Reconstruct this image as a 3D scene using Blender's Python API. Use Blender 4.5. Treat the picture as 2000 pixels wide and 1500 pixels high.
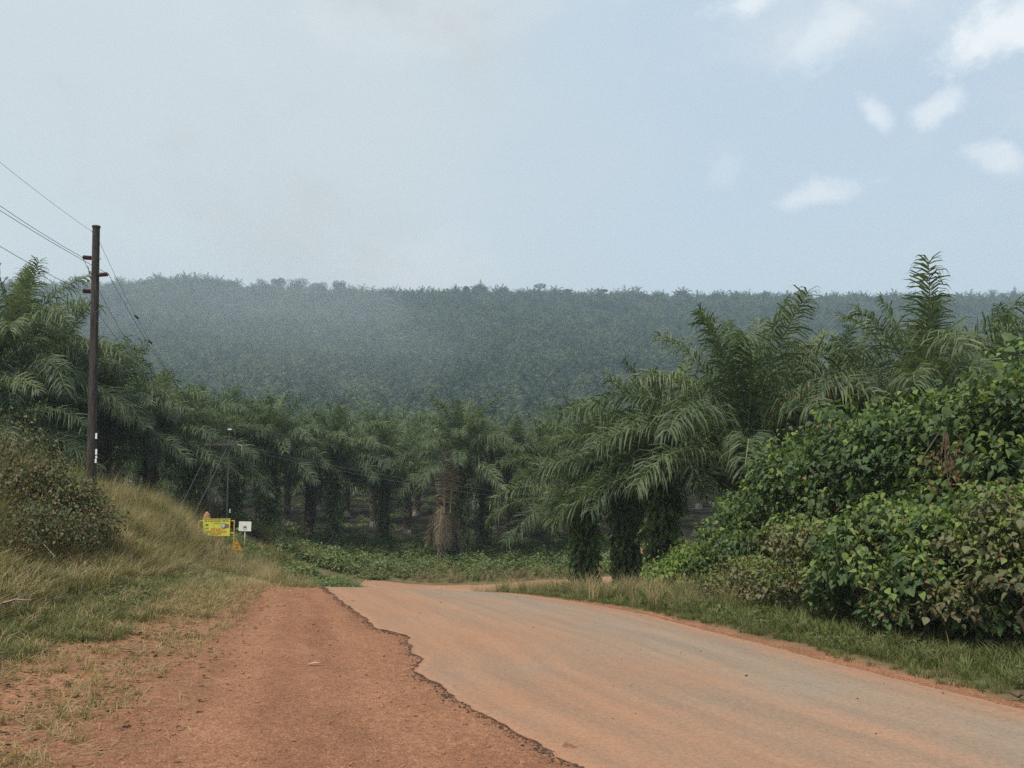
import bpy, math, random
import numpy as np
from mathutils import Vector, Matrix, Euler

for o in list(bpy.data.objects):
    bpy.data.objects.remove(o, do_unlink=True)
scene = bpy.context.scene
COL = scene.collection
R = math.radians
rng = np.random.default_rng(7)
random.seed(7)

# ------------------------------------------------------------------ camera
FPX = 1600.0                       # focal length in photograph pixels (2000 wide)
HORIZON = 900.0
EYE = 2.0
TH = math.atan((HORIZON - 750.0) / FPX)
cam_d = bpy.data.cameras.new('camera')
cam_d.sensor_width = 36.0
cam_d.lens = 36.0 * FPX / 2000.0
cam_d.clip_start = 0.05
cam_d.clip_end = 6000.0
cam = bpy.data.objects.new('camera', cam_d)
COL.objects.link(cam)
cam.location = (0, 0, EYE)
cam.rotation_euler = (R(90) + TH, 0, 0)
scene.camera = cam


def P(u, v, Y):
    """world point at depth Y seen at photograph pixel (u, v)"""
    a = (u - 1000.0) / FPX
    b = (750.0 - v) / FPX
    dy = math.cos(TH) - b * math.sin(TH)
    dz = math.sin(TH) + b * math.cos(TH)
    return Vector((a * Y / dy, Y, EYE + dz * Y / dy))


def direction(u, v):
    p = P(u, v, 10.0) - Vector((0, 0, EYE))
    return p.normalized()


# ------------------------------------------------------------------ sky, sun, exposure
SUN_EL, SUN_AZ = 61.0, -145.0         # azimuth clockwise from the view direction (+Y)
sd = Vector((math.sin(R(SUN_AZ)) * math.cos(R(SUN_EL)), math.cos(R(SUN_AZ)) * math.cos(R(SUN_EL)), math.sin(R(SUN_EL))))
world = bpy.data.worlds.new('World')
scene.world = world
world.use_nodes = True
wn, wl = world.node_tree.nodes, world.node_tree.links
wn.clear()


def N(nodes, kind, **kw):
    n = nodes.new(kind)
    for k, val in kw.items():
        if k == 'inp':
            for kk, vv in val.items():
                n.inputs[kk].default_value = vv
        else:
            setattr(n, k, val)
    return n


w_out = N(wn, 'ShaderNodeOutputWorld')
w_bg = N(wn, 'ShaderNodeBackground')
SKY_STRENGTH = 0.10
w_bg.inputs['Strength'].default_value = SKY_STRENGTH
sky = N(wn, 'ShaderNodeTexSky', sky_type='NISHITA', sun_disc=False)
sky.sun_elevation = R(SUN_EL)
sky.sun_rotation = R(SUN_AZ)
sky.altitude = 1100
sky.air_density = 1.0
sky.dust_density = 3.0
sky.ozone_density = 1.5
tc = N(wn, 'ShaderNodeTexCoord')


def wmix(fac, a, b):
    m = N(wn, 'ShaderNodeMix', data_type='RGBA')
    if isinstance(fac, float):
        m.inputs[0].default_value = fac
    else:
        wl.new(fac, m.inputs[0])
    for i, x in ((6, a), (7, b)):
        if isinstance(x, tuple):
            m.inputs[i].default_value = (*x, 1)
        else:
            wl.new(x, m.inputs[i])
    return m.outputs[2]


def wmath(op, a, b=None, clamp=False):
    m = N(wn, 'ShaderNodeMath', operation=op, use_clamp=clamp)
    for i, x in ((0, a), (1, b)):
        if x is None:
            continue
        if isinstance(x, (int, float)):
            m.inputs[i].default_value = x
        else:
            wl.new(x, m.inputs[i])
    return m.outputs[0]


def wramp(val, f0, f1, t0=0.0, t1=1.0):
    m = N(wn, 'ShaderNodeMapRange', interpolation_type='SMOOTHSTEP')
    wl.new(val, m.inputs[0])
    for i, x in ((1, f0), (2, f1), (3, t0), (4, t1)):
        m.inputs[i].default_value = x
    return m.outputs[0]


def wnoise(scale, detail, rough, stretch=(1, 1, 1), off=(0, 0, 0)):
    mp = N(wn, 'ShaderNodeMapping')
    mp.inputs['Scale'].default_value = stretch
    mp.inputs['Location'].default_value = off
    wl.new(tc.outputs['Generated'], mp.inputs['Vector'])
    nz = N(wn, 'ShaderNodeTexNoise')
    nz.inputs['Scale'].default_value = scale
    nz.inputs['Detail'].default_value = detail
    nz.inputs['Roughness'].default_value = rough
    wl.new(mp.outputs[0], nz.inputs['Vector'])
    return nz.outputs[0]


# thin milky overcast and smoke-grey veil, thicker towards the left, clouds over a pale blue sky
sep = N(wn, 'ShaderNodeSeparateXYZ')
wl.new(tc.outputs['Generated'], sep.inputs[0])
K = 1.0 / SKY_STRENGTH
VEIL = (0.575 * K, 0.635 * K, 0.66 * K)
SMOKEY = (0.535 * K, 0.565 * K, 0.56 * K)
CLOUD = (0.92 * K, 0.94 * K, 0.94 * K)
base_veil = wmix(0.85, sky.outputs[0], (0.535 * K, 0.655 * K, 0.765 * K))
n_big = wnoise(2.3, 4, 0.55, (1, 1, 1.5), (0.3, 0.0, 0.9))
lat = wmath('ADD', sep.outputs[0], wmath('MULTIPLY', wmath('SUBTRACT', n_big, 0.5), 0.7))
veil = wmix(wramp(lat, 0.34, -0.22, 0.0, 0.92), base_veil, VEIL)
n_sm = wnoise(3.1, 5, 0.55, (1, 1, 1.3), (4.3, 2.0, 0.9))
veil = wmix(wmath('MULTIPLY', wramp(n_sm, 0.47, 0.66), wramp(sep.outputs[0], 0.12, -0.15, 0.0, 1.0)), veil, SMOKEY)
# pale horizon
veil = wmix(wramp(sep.outputs[2], 0.42, 0.12, 0.0, 0.55), veil, (0.595 * K, 0.67 * K, 0.71 * K))
# thin high cloud all over
n_ci = wnoise(3.6, 6, 0.6, (1, 1, 1.9), (1.0, 5.0, 2.0))
veil = wmix(wramp(n_ci, 0.50, 0.75, 0.0, 0.45), veil, (0.70 * K, 0.735 * K, 0.755 * K))
n_puff = wnoise(17.0, 9, 0.62, (1, 1, 1.25), (2.0, 0.0, 7.0))
cur = veil


def puff(cur, u, v, ru, rv, rot, dens):
    """one cloud: an ellipse of directions about pixel (u, v), edges eaten by noise"""
    d = direction(u, v)
    right = Vector((d.y, -d.x, 0)).normalized()
    up = right.cross(d)
    c, s = math.cos(R(rot)), math.sin(R(rot))
    e1 = (right * c + up * s) / (ru / FPX)
    e2 = (-right * s + up * c) / (rv / FPX)
    acc = None
    sub = N(wn, 'ShaderNodeVectorMath', operation='SUBTRACT')
    wl.new(tc.outputs['Generated'], sub.inputs[0])
    sub.inputs[1].default_value = d
    for e in (e1, e2, d * 3.0):
        dot = N(wn, 'ShaderNodeVectorMath', operation='DOT_PRODUCT')
        wl.new(sub.outputs[0], dot.inputs[0])
        dot.inputs[1].default_value = e
        sq = wmath('POWER', wmath('ABSOLUTE', dot.outputs['Value']), 2.0)
        acc = sq if acc is None else wmath('ADD', acc, sq)
    r = wmath('SQRT', acc)
    r = wmath('ADD', r, wmath('MULTIPLY', wmath('SUBTRACT', n_puff, 0.5), -2.6))
    return wmix(wramp(r, 1.15, 0.2, 0.0, dens), cur, CLOUD)


for a in ((1705, 215, 56, 24, -55, 0.5), (1830, 215, 50, 28, 25, 0.5), (1950, 310, 66, 28, -25, 0.42),
          (1590, 382, 95, 27, 8, 0.45), (1985, 45, 110, 55, 10, 0.75), (1640, 50, 130, 55, 20, 0.38),
          (1460, 8, 75, 26, 0, 0.55), (1415, 325, 40, 40, 30, 0.13), (2300, 120, 200, 110, 15, 0.8), (2380, 420, 180, 50, 0, 0.6)):
    cur = puff(cur, *a)
wl.new(cur, w_bg.inputs['Color'])
wl.new(w_bg.outputs[0], w_out.inputs['Surface'])

sun_d = bpy.data.lights.new('sun', 'SUN')
sun_d.energy = 4.4
sun_d.angle = R(4.0)
sun_d.color = (1.0, 0.93, 0.82)
sun = bpy.data.objects.new('sun', sun_d)
COL.objects.link(sun)
sun.rotation_euler = sd.to_track_quat('Z', 'Y').to_euler()
sun.location = (0, 0, 400)

vs = scene.view_settings
vs.view_transform = 'Standard'
vs.look = 'None'
vs.exposure = 0.18
vs.gamma = 1.0
scene.render.engine = 'CYCLES'
scene.cycles.use_denoising = False
scene.cycles.max_bounces = 5
scene.cycles.use_adaptive_sampling = False
scene.cycles.diffuse_bounces = 2
scene.cycles.glossy_bounces = 2
scene.cycles.transmission_bounces = 3
scene.cycles.volume_bounces = 1
scene.cycles.transparent_max_bounces = 4
scene.cycles.caustics_reflective = False
scene.cycles.caustics_refractive = False
scene.cycles.sample_clamp_indirect = 4.0

# ------------------------------------------------------------------ helpers


def mat(name, color, rough=0.8, spec=0.3):
    m = bpy.data.materials.new(name)
    m.use_nodes = True
    b = m.node_tree.nodes['Principled BSDF']
    b.inputs['Base Color'].default_value = (*color, 1)
    b.inputs['Roughness'].default_value = rough
    b.inputs['Specular IOR Level'].default_value = spec
    return m


def noise_mat(name, cols, scale=4.0, detail=6, rough=0.85, bump=0.0, bump_scale=40.0, spec=0.2, stretch=(1, 1, 1), lo=0.3, hi=0.7, bump_dist=0.02):
    """colour from noise between the stops in cols"""
    m = mat(name, cols[0], rough, spec)
    n, l = m.node_tree.nodes, m.node_tree.links
    b = n['Principled BSDF']
    t = N(n, 'ShaderNodeTexCoord')
    mp = N(n, 'ShaderNodeMapping')
    mp.inputs['Scale'].default_value = stretch
    l.new(t.outputs['Object'], mp.inputs[0])
    nz = N(n, 'ShaderNodeTexNoise', inp={'Scale': scale, 'Detail': detail, 'Roughness': 0.6})
    l.new(mp.outputs[0], nz.inputs['Vector'])
    rp = N(n, 'ShaderNodeValToRGB')
    el = rp.color_ramp.elements
    while len(el) < len(cols):
        el.new(0.5)
    for i, c in enumerate(cols):
        el[i].position = lo + (hi - lo) * i / max(1, len(cols) - 1)
        el[i].color = (*c, 1)
    l.new(nz.outputs[0], rp.inputs[0])
    l.new(rp.outputs[0], b.inputs['Base Color'])
    if bump:
        nb = N(n, 'ShaderNodeTexNoise', inp={'Scale': bump_scale, 'Detail': 4, 'Roughness': 0.6})
        l.new(mp.outputs[0], nb.inputs['Vector'])
        bp = N(n, 'ShaderNodeBump', inp={'Strength': bump, 'Distance': bump_dist})
        l.new(nb.outputs[0], bp.inputs['Height'])
        l.new(bp.outputs[0], b.inputs['Normal'])
    return m


def leaf_mat(name, cols, trans=0.3, rough=0.45, spec=0.45, nscale=0.6):
    """foliage: colour varies by object and by a soft noise; part of the light goes through"""
    m = bpy.data.materials.new(name)
    m.use_nodes = True
    n, l = m.node_tree.nodes, m.node_tree.links
    b = n['Principled BSDF']
    b.inputs['Roughness'].default_value = rough
    b.inputs['Specular IOR Level'].default_value = spec
    t = N(n, 'ShaderNodeTexCoord')
    oi = N(n, 'ShaderNodeObjectInfo')
    g = N(n, 'ShaderNodeNewGeometry')
    nz = N(n, 'ShaderNodeTexNoise', inp={'Scale': nscale, 'Detail': 2.0})
    l.new(g.outputs['Position'], nz.inputs['Vector'])
    isl = N(n, 'ShaderNodeMath', operation='MULTIPLY', inp={1: 0.45})
    l.new(g.outputs['Random Per Island'], isl.inputs[0])
    a = N(n, 'ShaderNodeMath', operation='MULTIPLY_ADD', inp={1: 0.35})
    l.new(oi.outputs['Random'], a.inputs[0])
    l.new(isl.outputs[0], a.inputs[2])
    a2 = N(n, 'ShaderNodeMath', operation='MULTIPLY_ADD', inp={1: 0.9, 2: -0.35})
    l.new(nz.outputs[0], a2.inputs[0])
    s = N(n, 'ShaderNodeMath', operation='ADD', use_clamp=True)
    l.new(a.outputs[0], s.inputs[0])
    l.new(a2.outputs[0], s.inputs[1])
    rp = N(n, 'ShaderNodeValToRGB')
    el = rp.color_ramp.elements
    while len(el) < len(cols):
        el.new(0.5)
    for i, c in enumerate(cols):
        el[i].position = i / max(1, len(cols) - 1)
        el[i].color = (*c, 1)
    l.new(s.outputs[0], rp.inputs[0])
    l.new(rp.outputs[0], b.inputs['Base Color'])
    tr = N(n, 'ShaderNodeBsdfTranslucent')
    hs = N(n, 'ShaderNodeMix', data_type='RGBA', blend_type='MULTIPLY')
    hs.inputs[0].default_value = 1.0
    l.new(rp.outputs[0], hs.inputs[6])
    hs.inputs[7].default_value = (1.35, 1.5, 0.6, 1)
    l.new(hs.outputs[2], tr.inputs['Color'])
    mx = N(n, 'ShaderNodeMixShader', inp={0: trans})
    l.new(b.outputs[0], mx.inputs[1])
    l.new(tr.outputs[0], mx.inputs[2])
    l.new(mx.outputs[0], n['Material Output'].inputs['Surface'])
    return m


class MB:
    """collects vertices and faces (with material slots) into one mesh"""

    def __init__(self):
        self.v, self.f, self.m = [], [], []
        self.n = 0

    def add(self, verts, faces, slot=0):
        verts = np.asarray(verts, dtype=float).reshape(-1, 3)
        self.v.append(verts)
        for f in faces:
            self.f.append(tuple(int(i) + self.n for i in f))
            self.m.append(slot)
        self.n += len(verts)

    def addarr(self, verts, faces, slot=0):
        """faces an integer array; quicker"""
        self.v.append(np.asarray(verts, dtype=float).reshape(-1, 3))
        fl = (np.asarray(faces) + self.n).tolist()
        self.f.extend(fl)
        self.m.extend([slot] * len(fl))
        self.n += len(self.v[-1])

    def tube(self, pts, radii, sides=6, slot=0, cap=True):
        pts = [Vector(p) for p in pts]
        if not hasattr(radii, '__len__'):
            radii = [radii] * len(pts)
        rings = []
        prev = None
        for i, p in enumerate(pts):
            t = (pts[min(i + 1, len(pts) - 1)] - pts[max(i - 1, 0)])
            t = t.normalized() if t.length > 1e-9 else Vector((0, 0, 1))
            if prev is None:
                prev = t.orthogonal().normalized()
            a = (prev - t * prev.dot(t))
            a = a.normalized() if a.length > 1e-6 else t.orthogonal().normalized()
            prev = a
            b = t.cross(a)
            rings.append([p + (a * math.cos(2 * math.pi * k / sides) + b * math.sin(2 * math.pi * k / sides)) * radii[i] for k in range(sides)])
        vs_ = [q for r_ in rings for q in r_]
        fs = []
        for i in range(len(pts) - 1):
            for k in range(sides):
                k2 = (k + 1) % sides
                fs.append((i * sides + k, i * sides + k2, (i + 1) * sides + k2, (i + 1) * sides + k))
        if cap:
            fs.append(tuple(range(sides))[::-1])
            fs.append(tuple((len(pts) - 1) * sides + k for k in range(sides)))
        self.add(vs_, fs, slot)

    def box(self, lo, hi, slot=0, M=None):
        x0, y0, z0 = lo
        x1, y1, z1 = hi
        c = [(x0, y0, z0), (x1, y0, z0), (x1, y1, z0), (x0, y1, z0), (x0, y0, z1), (x1, y0, z1), (x1, y1, z1), (x0, y1, z1)]
        if M is not None:
            c = [M @ Vector(p) for p in c]
        self.add(c, [(3, 2, 1, 0), (4, 5, 6, 7), (0, 1, 5, 4), (1, 2, 6, 5), (2, 3, 7, 6), (3, 0, 4, 7)], slot)

    def mesh(self, name, mats, smooth=False):
        me = bpy.data.meshes.new(name)
        v = np.concatenate(self.v) if self.v else np.zeros((0, 3))
        me.from_pydata(v.tolist(), [], self.f)
        for m_ in (mats if isinstance(mats, (list, tuple)) else [mats]):
            me.materials.append(m_)
        if any(self.m):
            me.polygons.foreach_set('material_index', np.array(self.m, dtype=np.int32))
        if smooth:
            me.polygons.foreach_set('use_smooth', np.ones(len(self.f), dtype=bool))
        me.update()
        return me


def link(name, data, parent=None, loc=(0, 0, 0), rot=(0, 0, 0), scale=(1, 1, 1), kind=None):
    o = bpy.data.objects.new(name, data)
    COL.objects.link(o)
    o.location, o.rotation_euler, o.scale = loc, rot, scale
    if parent is not None:
        o.parent = parent
    if kind:
        o['kind'] = kind
    return o


def tag(o, label, cat, group=None):
    o['label'] = label
    o['category'] = cat
    if group:
        o['group'] = group
    return o


def thing(name, label, cat, loc=(0, 0, 0), rot=(0, 0, 0), group=None):
    return tag(link(name, None, None, loc, rot), label, cat, group)


def scatter(name, pts, protos, rz=None, sc=None, tilt=0.0, label=None, cat=None, idx=None):
    """ONE object of kind stuff: small meshes on points through geometry nodes"""
    pts = np.asarray(pts, dtype=float).reshape(-1, 3)
    n = len(pts)
    me = bpy.data.meshes.new(name)
    me.from_pydata(pts.tolist(), [], [])
    rz = rng.uniform(0, 2 * math.pi, n) if rz is None else np.asarray(rz)
    sc = np.ones(n) if sc is None else np.asarray(sc)
    sc3 = np.repeat(sc[:, None], 3, 1) if sc.ndim == 1 else sc
    rot = np.stack([rng.normal(0, 1, n) * tilt, rng.normal(0, 1, n) * tilt, rz], 1)
    idx = rng.integers(0, len(protos), n) if idx is None else np.asarray(idx)
    for nm, ty, key, arr in (('rot', 'FLOAT_VECTOR', 'vector', rot), ('scl', 'FLOAT_VECTOR', 'vector', sc3), ('idx', 'INT', 'value', idx)):
        at = me.attributes.new(nm, ty, 'POINT')
        at.data.foreach_set(key, np.ascontiguousarray(arr).ravel())
    col = bpy.data.collections.new(name + '_sources')
    for i, pm in enumerate(protos):
        col.objects.link(bpy.data.objects.new('%s_source_%02d' % (name, i), pm))
    o = link(name, me, kind='stuff')
    ng = bpy.data.node_groups.new(name, 'GeometryNodeTree')
    ng.interface.new_socket('Geometry', in_out='INPUT', socket_type='NodeSocketGeometry')
    ng.interface.new_socket('Geometry', in_out='OUTPUT', socket_type='NodeSocketGeometry')
    gn, gl = ng.nodes, ng.links
    gi, go = gn.new('NodeGroupInput'), gn.new('NodeGroupOutput')
    iop = gn.new('GeometryNodeInstanceOnPoints')
    ci = gn.new('GeometryNodeCollectionInfo')
    ci.inputs[0].default_value = col
    ci.inputs[1].default_value = True
    ci.inputs[2].default_value = True
    iop.inputs['Pick Instance'].default_value = True

    def attr(nm, ty):
        a = gn.new('GeometryNodeInputNamedAttribute')
        a.data_type = ty
        a.inputs[0].default_value = nm
        return a.outputs[0]
    gl.new(gi.outputs[0], iop.inputs['Points'])
    gl.new(ci.outputs[0], iop.inputs['Instance'])
    gl.new(attr('idx', 'INT'), iop.inputs['Instance Index'])
    gl.new(attr('rot', 'FLOAT_VECTOR'), iop.inputs['Rotation'])
    gl.new(attr('scl', 'FLOAT_VECTOR'), iop.inputs['Scale'])
    gl.new(iop.outputs[0], go.inputs[0])
    md = o.modifiers.new('scatter', 'NODES')
    md.node_group = ng
    if label:
        tag(o, label, cat)
    return o


def sstep(x, a, b):
    t = np.clip((np.asarray(x, dtype=float) - a) / (b - a), 0, 1)
    return t * t * (3 - 2 * t)


# value noise in numpy, for shapes
_perm = np.random.default_rng(3).random((256, 256))


def vnoise(x, y):
    x, y = np.asarray(x, dtype=float), np.asarray(y, dtype=float)
    xi, yi = np.floor(x).astype(int), np.floor(y).astype(int)
    fx, fy = x - xi, y - yi
    fx, fy = fx * fx * (3 - 2 * fx), fy * fy * (3 - 2 * fy)
    p = lambda i, j: _perm[i % 256, j % 256]
    return (p(xi, yi) * (1 - fx) + p(xi + 1, yi) * fx) * (1 - fy) + (p(xi, yi + 1) * (1 - fx) + p(xi + 1, yi + 1) * fx) * fy


def fbm(x, y, o=4):
    s, a, t = 0, 1.0, 0
    for k in range(o):
        s = s + a * vnoise(x * 2 ** k + 17 * k, y * 2 ** k + 31 * k)
        t += a
        a *= 0.5
    return s / t - 0.5


# ------------------------------------------------------------------ terrain
ctrl = []
for Y in (-12, -6, 0, 5, 10, 15):
    for X in (-4, 0, 3, 6):
        ctrl.append((X, Y, -0.05 * Y))
# beyond the crest the road falls away to the junction
for X, Y, z in ((-5, 20, -1.02), (-2.5, 20, -1.06), (0.5, 19.5, -1.12), (-6, 24, -1.75), (-3, 24, -1.9), (0, 24, -2.05), (-4, 30, -3.2), (-1, 30, -3.3),
                (-3, 36, -4.2), (0, 40, -4.8), (-6, 45, -5.3), (0, 45, -5.25), (7.5, 45.5, -4.72), (20, 47, -4.4), (-14, 46, -3.6),
                (-6, 50, -5.1), (0, 50, -5.1), (8, 50, -4.8), (20, 52, -4.5), (0, 56, -4.75), (10, 56, -4.7), (30, 56, -4.3)):
    ctrl.append((X, Y, z))
for u, v, Y in ((655, 1078, 57), (870, 1088, 56), (600, 1058, 58), (480, 1047, 48), (560, 1112, 42), (458, 1122, 36), (500, 1137, 24), (440, 1135, 24),
                (0, 1200, 12.3), (0, 1125, 15), (120, 1105, 17), (250, 1105, 20), (350, 1105, 25), (430, 1092, 30), (180, 985, 26), (290, 1015, 29),
                (370, 1040, 32), (440, 1072, 36), (60, 935, 21), (-150, 900, 20), (-150, 1100, 13),
                (1140, 1147, 34), (1220, 1147, 33), (1290, 1150, 30), (1200, 1156, 38), (1150, 1156, 40), (1250, 1153, 36), (1150, 1167, 19), (1300, 1165, 19), (1260, 1200, 15.0)):
    p = P(u, v, Y)
    ctrl.append(tuple(p))
for p in ((-17, 31, 0.5), (-24, 36, 0.8), (-17, 40, -0.6), (-15, 50, -2.5), (-28, 50, 0.0), (-30, 30, 2.0), (-30, 15, 2.0), (-30, 0, 1.2), (-14, 0, 0.5), (-12, 8, 0.5), (-22, 58, -2.2),
          (-34, 60, -1.5), (12, 10, -0.1), (20, 14, 0.0), (15, 24, -1.2), (14, 33, -2.6), (30, 28, -1.0), (30, 44, -3.8), (16, 0, 0.4), (30, 0, 0.8), (0, -30, 1.2), (-30, -30, 1.5), (30, -30, 1.5),
          (45, 55, -4.0), (45, 30, -1.0), (-45, 30, 2.2), (-45, 55, -0.5), (-10, 62, -4.3), (15, 62, -4.5)):
    ctrl.append(p)
ctrl = np.array(ctrl)


def _k(r):
    return r * r * np.log(r + 1e-9)


_n = len(ctrl)
_A = np.zeros((_n + 3, _n + 3))
_d = np.linalg.norm(ctrl[:, None, :2] - ctrl[None, :, :2], axis=2)
_A[:_n, :_n] = _k(_d) + np.eye(_n) * 1.5
_A[:_n, _n] = 1
_A[:_n, _n + 1:] = ctrl[:, :2]
_A[_n, :_n] = 1
_A[_n + 1:, :_n] = ctrl[:, :2].T
_w = np.linalg.solve(_A, np.concatenate([ctrl[:, 2], np.zeros(3)]))

HY = np.array([-100, 40, 62, 75, 90, 128, 180, 250, 400, 560, 650, 700, 900, 2600.0])
HZ = np.array([-4.6, -4.6, -4.5, -4.2, -3.4, -1.2, 4.5, 15.0, 49.0, 97.0, 121.0, 124.0, 112.0, 90.0])
RU = np.array([-400, 100, 140, 180, 210, 250, 290, 360, 430, 470, 560, 700, 900, 1050, 1300, 1600, 2000, 2500.0])
RV = np.array([552, 552, 548, 556, 548, 556, 541, 541, 545, 559, 562, 566, 566, 569, 573, 578, 577, 579.0])


def hill(X, Y):
    X, Y = np.asarray(X, dtype=float), np.asarray(Y, dtype=float)
    u = 1000 + FPX * X / np.maximum(Y, 30)
    v = np.interp(u, RU, RV)
    zr = 2 + (900 - v) / 1600 * 650 - 6.5
    k = 1 + (zr / 121.0 - 1) * sstep(Y, 200, 640)
    # gentle swells across the slope
    sw = (fbm(X / 90.0 + 5, Y / 90.0, 3)) * 9.0 * sstep(Y, 110, 260) * (1 - sstep(Y, 520, 640))
    return np.interp(Y, HY, HZ) * k + sw


def ground(X, Y):
    X, Y = np.asarray(X, dtype=float), np.asarray(Y, dtype=float)
    shp = np.broadcast(X, Y).shape
    x, y = np.broadcast_to(X, shp).ravel(), np.broadcast_to(Y, shp).ravel()
    xc, yc = np.clip(x, -46, 46), np.clip(y, -30, 64)
    out = np.empty(len(x))
    for s in range(0, len(x), 20000):
        a, b = xc[s:s + 20000], yc[s:s + 20000]
        d = np.sqrt((a[:, None] - ctrl[None, :, 0]) ** 2 + (b[:, None] - ctrl[None, :, 1]) ** 2)
        out[s:s + 20000] = _k(d) @ _w[:_n] + _w[_n] + a * _w[_n + 1] + b * _w[_n + 2]
    t = sstep(np.hypot(np.maximum(np.abs(x) - 30, 0) * 1.2, np.maximum(y - 50, 0)), 8, 34)
    z = out * (1 - t) + hill(x, y) * t
    return z.reshape(shp)


def gz(x, y):
    return float(ground(np.array([x]), np.array([y]))[0])


def on_ground(u, v, y0=4.0, y1=90.0):
    """where the ray through a pixel first meets the terrain"""
    ys = np.arange(y0, y1, 0.05)
    pts = np.array([P(u, v, y) for y in (ys[0], ys[-1])])
    t = (ys - ys[0]) / (ys[-1] - ys[0])
    pp = pts[0] + (pts[1] - pts[0]) * t[:, None]
    d = pp[:, 2] - ground(pp[:, 0], pp[:, 1])
    i = np.argmax(d < 0)
    return pp[i] if d[i] < 0 else pp[-1]


# road edges, in metres (left edge, right edge), as X at Y
LE = np.array([(3.2, -6), (1.75, 3), (0.62, 6.1), (0.28, 6.75), (-0.02, 7.5), (-0.4, 8.2), (-0.82, 9.2), (-1.35, 11.0), (-1.62, 12.3), (-2.35, 13.9), (-2.75, 15.2), (-3.7, 17.6), (-4.55, 20.0), (-5.2, 23), (-5.6, 27), (-5.6, 32), (-5.4, 38), (-5.6, 44.5)])
RE = np.array([(10.5, -6), (7.0, 3), (5.75, 6.2), (5.02, 8.0), (4.3, 9.7), (3.62, 11.5), (2.2, 15.1), (1.0, 17.5), (-0.1, 19.5), (-1.1, 22), (-1.6, 26), (-1.5, 32), (-0.8, 38), (1.2, 44.5)])
GE = np.array([(-2.0, -6), (-3.2, 3), (-3.7, 6.1), (-4.25, 9.1), (-4.8, 12.8), (-5.65, 17.5), (-6.25, 20.0), (-6.9, 24), (-7.2, 30), (-7.4, 44)])       # left edge of the gravel
VE = np.array([(-4.6, -6), (-5.2, 3), (-5.6, 9.0), (-5.85, 10.9), (-6.1, 13.3), (-6.7, 17.3), (-6.85, 19.8), (-7.5, 24), (-8.2, 30), (-9, 44)])           # where the grass begins


def xat(E, Y):
    return np.interp(Y, E[:, 1], E[:, 0])


def side_c(X):
    """centre line of the side road, Y at X"""
    return 46.8 + 0.055 * np.asarray(X, dtype=float) + 0.0006 * np.asarray(X, dtype=float) ** 2


# ------------------------------------------------------------------ ground sheet
def ground_material():
    m = mat('ground_soil', (0.2, 0.1, 0.05), 0.95, 0.1)
    n, l = m.node_tree.nodes, m.node_tree.links
    b = n['Principled BSDF']
    at = N(n, 'ShaderNodeAttribute', attribute_name='soil')
    t = N(n, 'ShaderNodeTexCoord')
    z1 = N(n, 'ShaderNodeTexNoise', inp={'Scale': 1.3, 'Detail': 8, 'Roughness': 0.65})
    z2 = N(n, 'ShaderNodeTexNoise', inp={'Scale': 35.0, 'Detail': 5, 'Roughness': 0.7})
    for z in (z1, z2):
        l.new(t.outputs['Object'], z.inputs['Vector'])
    mr = N(n, 'ShaderNodeMapRange', inp={1: 0.3, 2: 0.7, 3: 0.7, 4: 1.3})
    l.new(z1.outputs[0], mr.inputs[0])
    mr2 = N(n, 'ShaderNodeMapRange', inp={1: 0.3, 2: 0.7, 3: 0.62, 4: 1.38})
    l.new(z2.outputs[0], mr2.inputs[0])
    mu = N(n, 'ShaderNodeMath', operation='MULTIPLY')
    l.new(mr.outputs[0], mu.inputs[0])
    l.new(mr2.outputs[0], mu.inputs[1])
    vm = N(n, 'ShaderNodeVectorMath', operation='SCALE')
    l.new(at.outputs['Color'], vm.inputs[0])
    l.new(mu.outputs[0], vm.inputs['Scale'])
    l.new(vm.outputs[0], b.inputs['Base Color'])
    bp = N(n, 'ShaderNodeBump', inp={'Strength': 0.7, 'Distance': 0.03})
    l.new(z2.outputs[0], bp.inputs['Height'])
    l.new(bp.outputs[0], b.inputs['Normal'])
    return m


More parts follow.
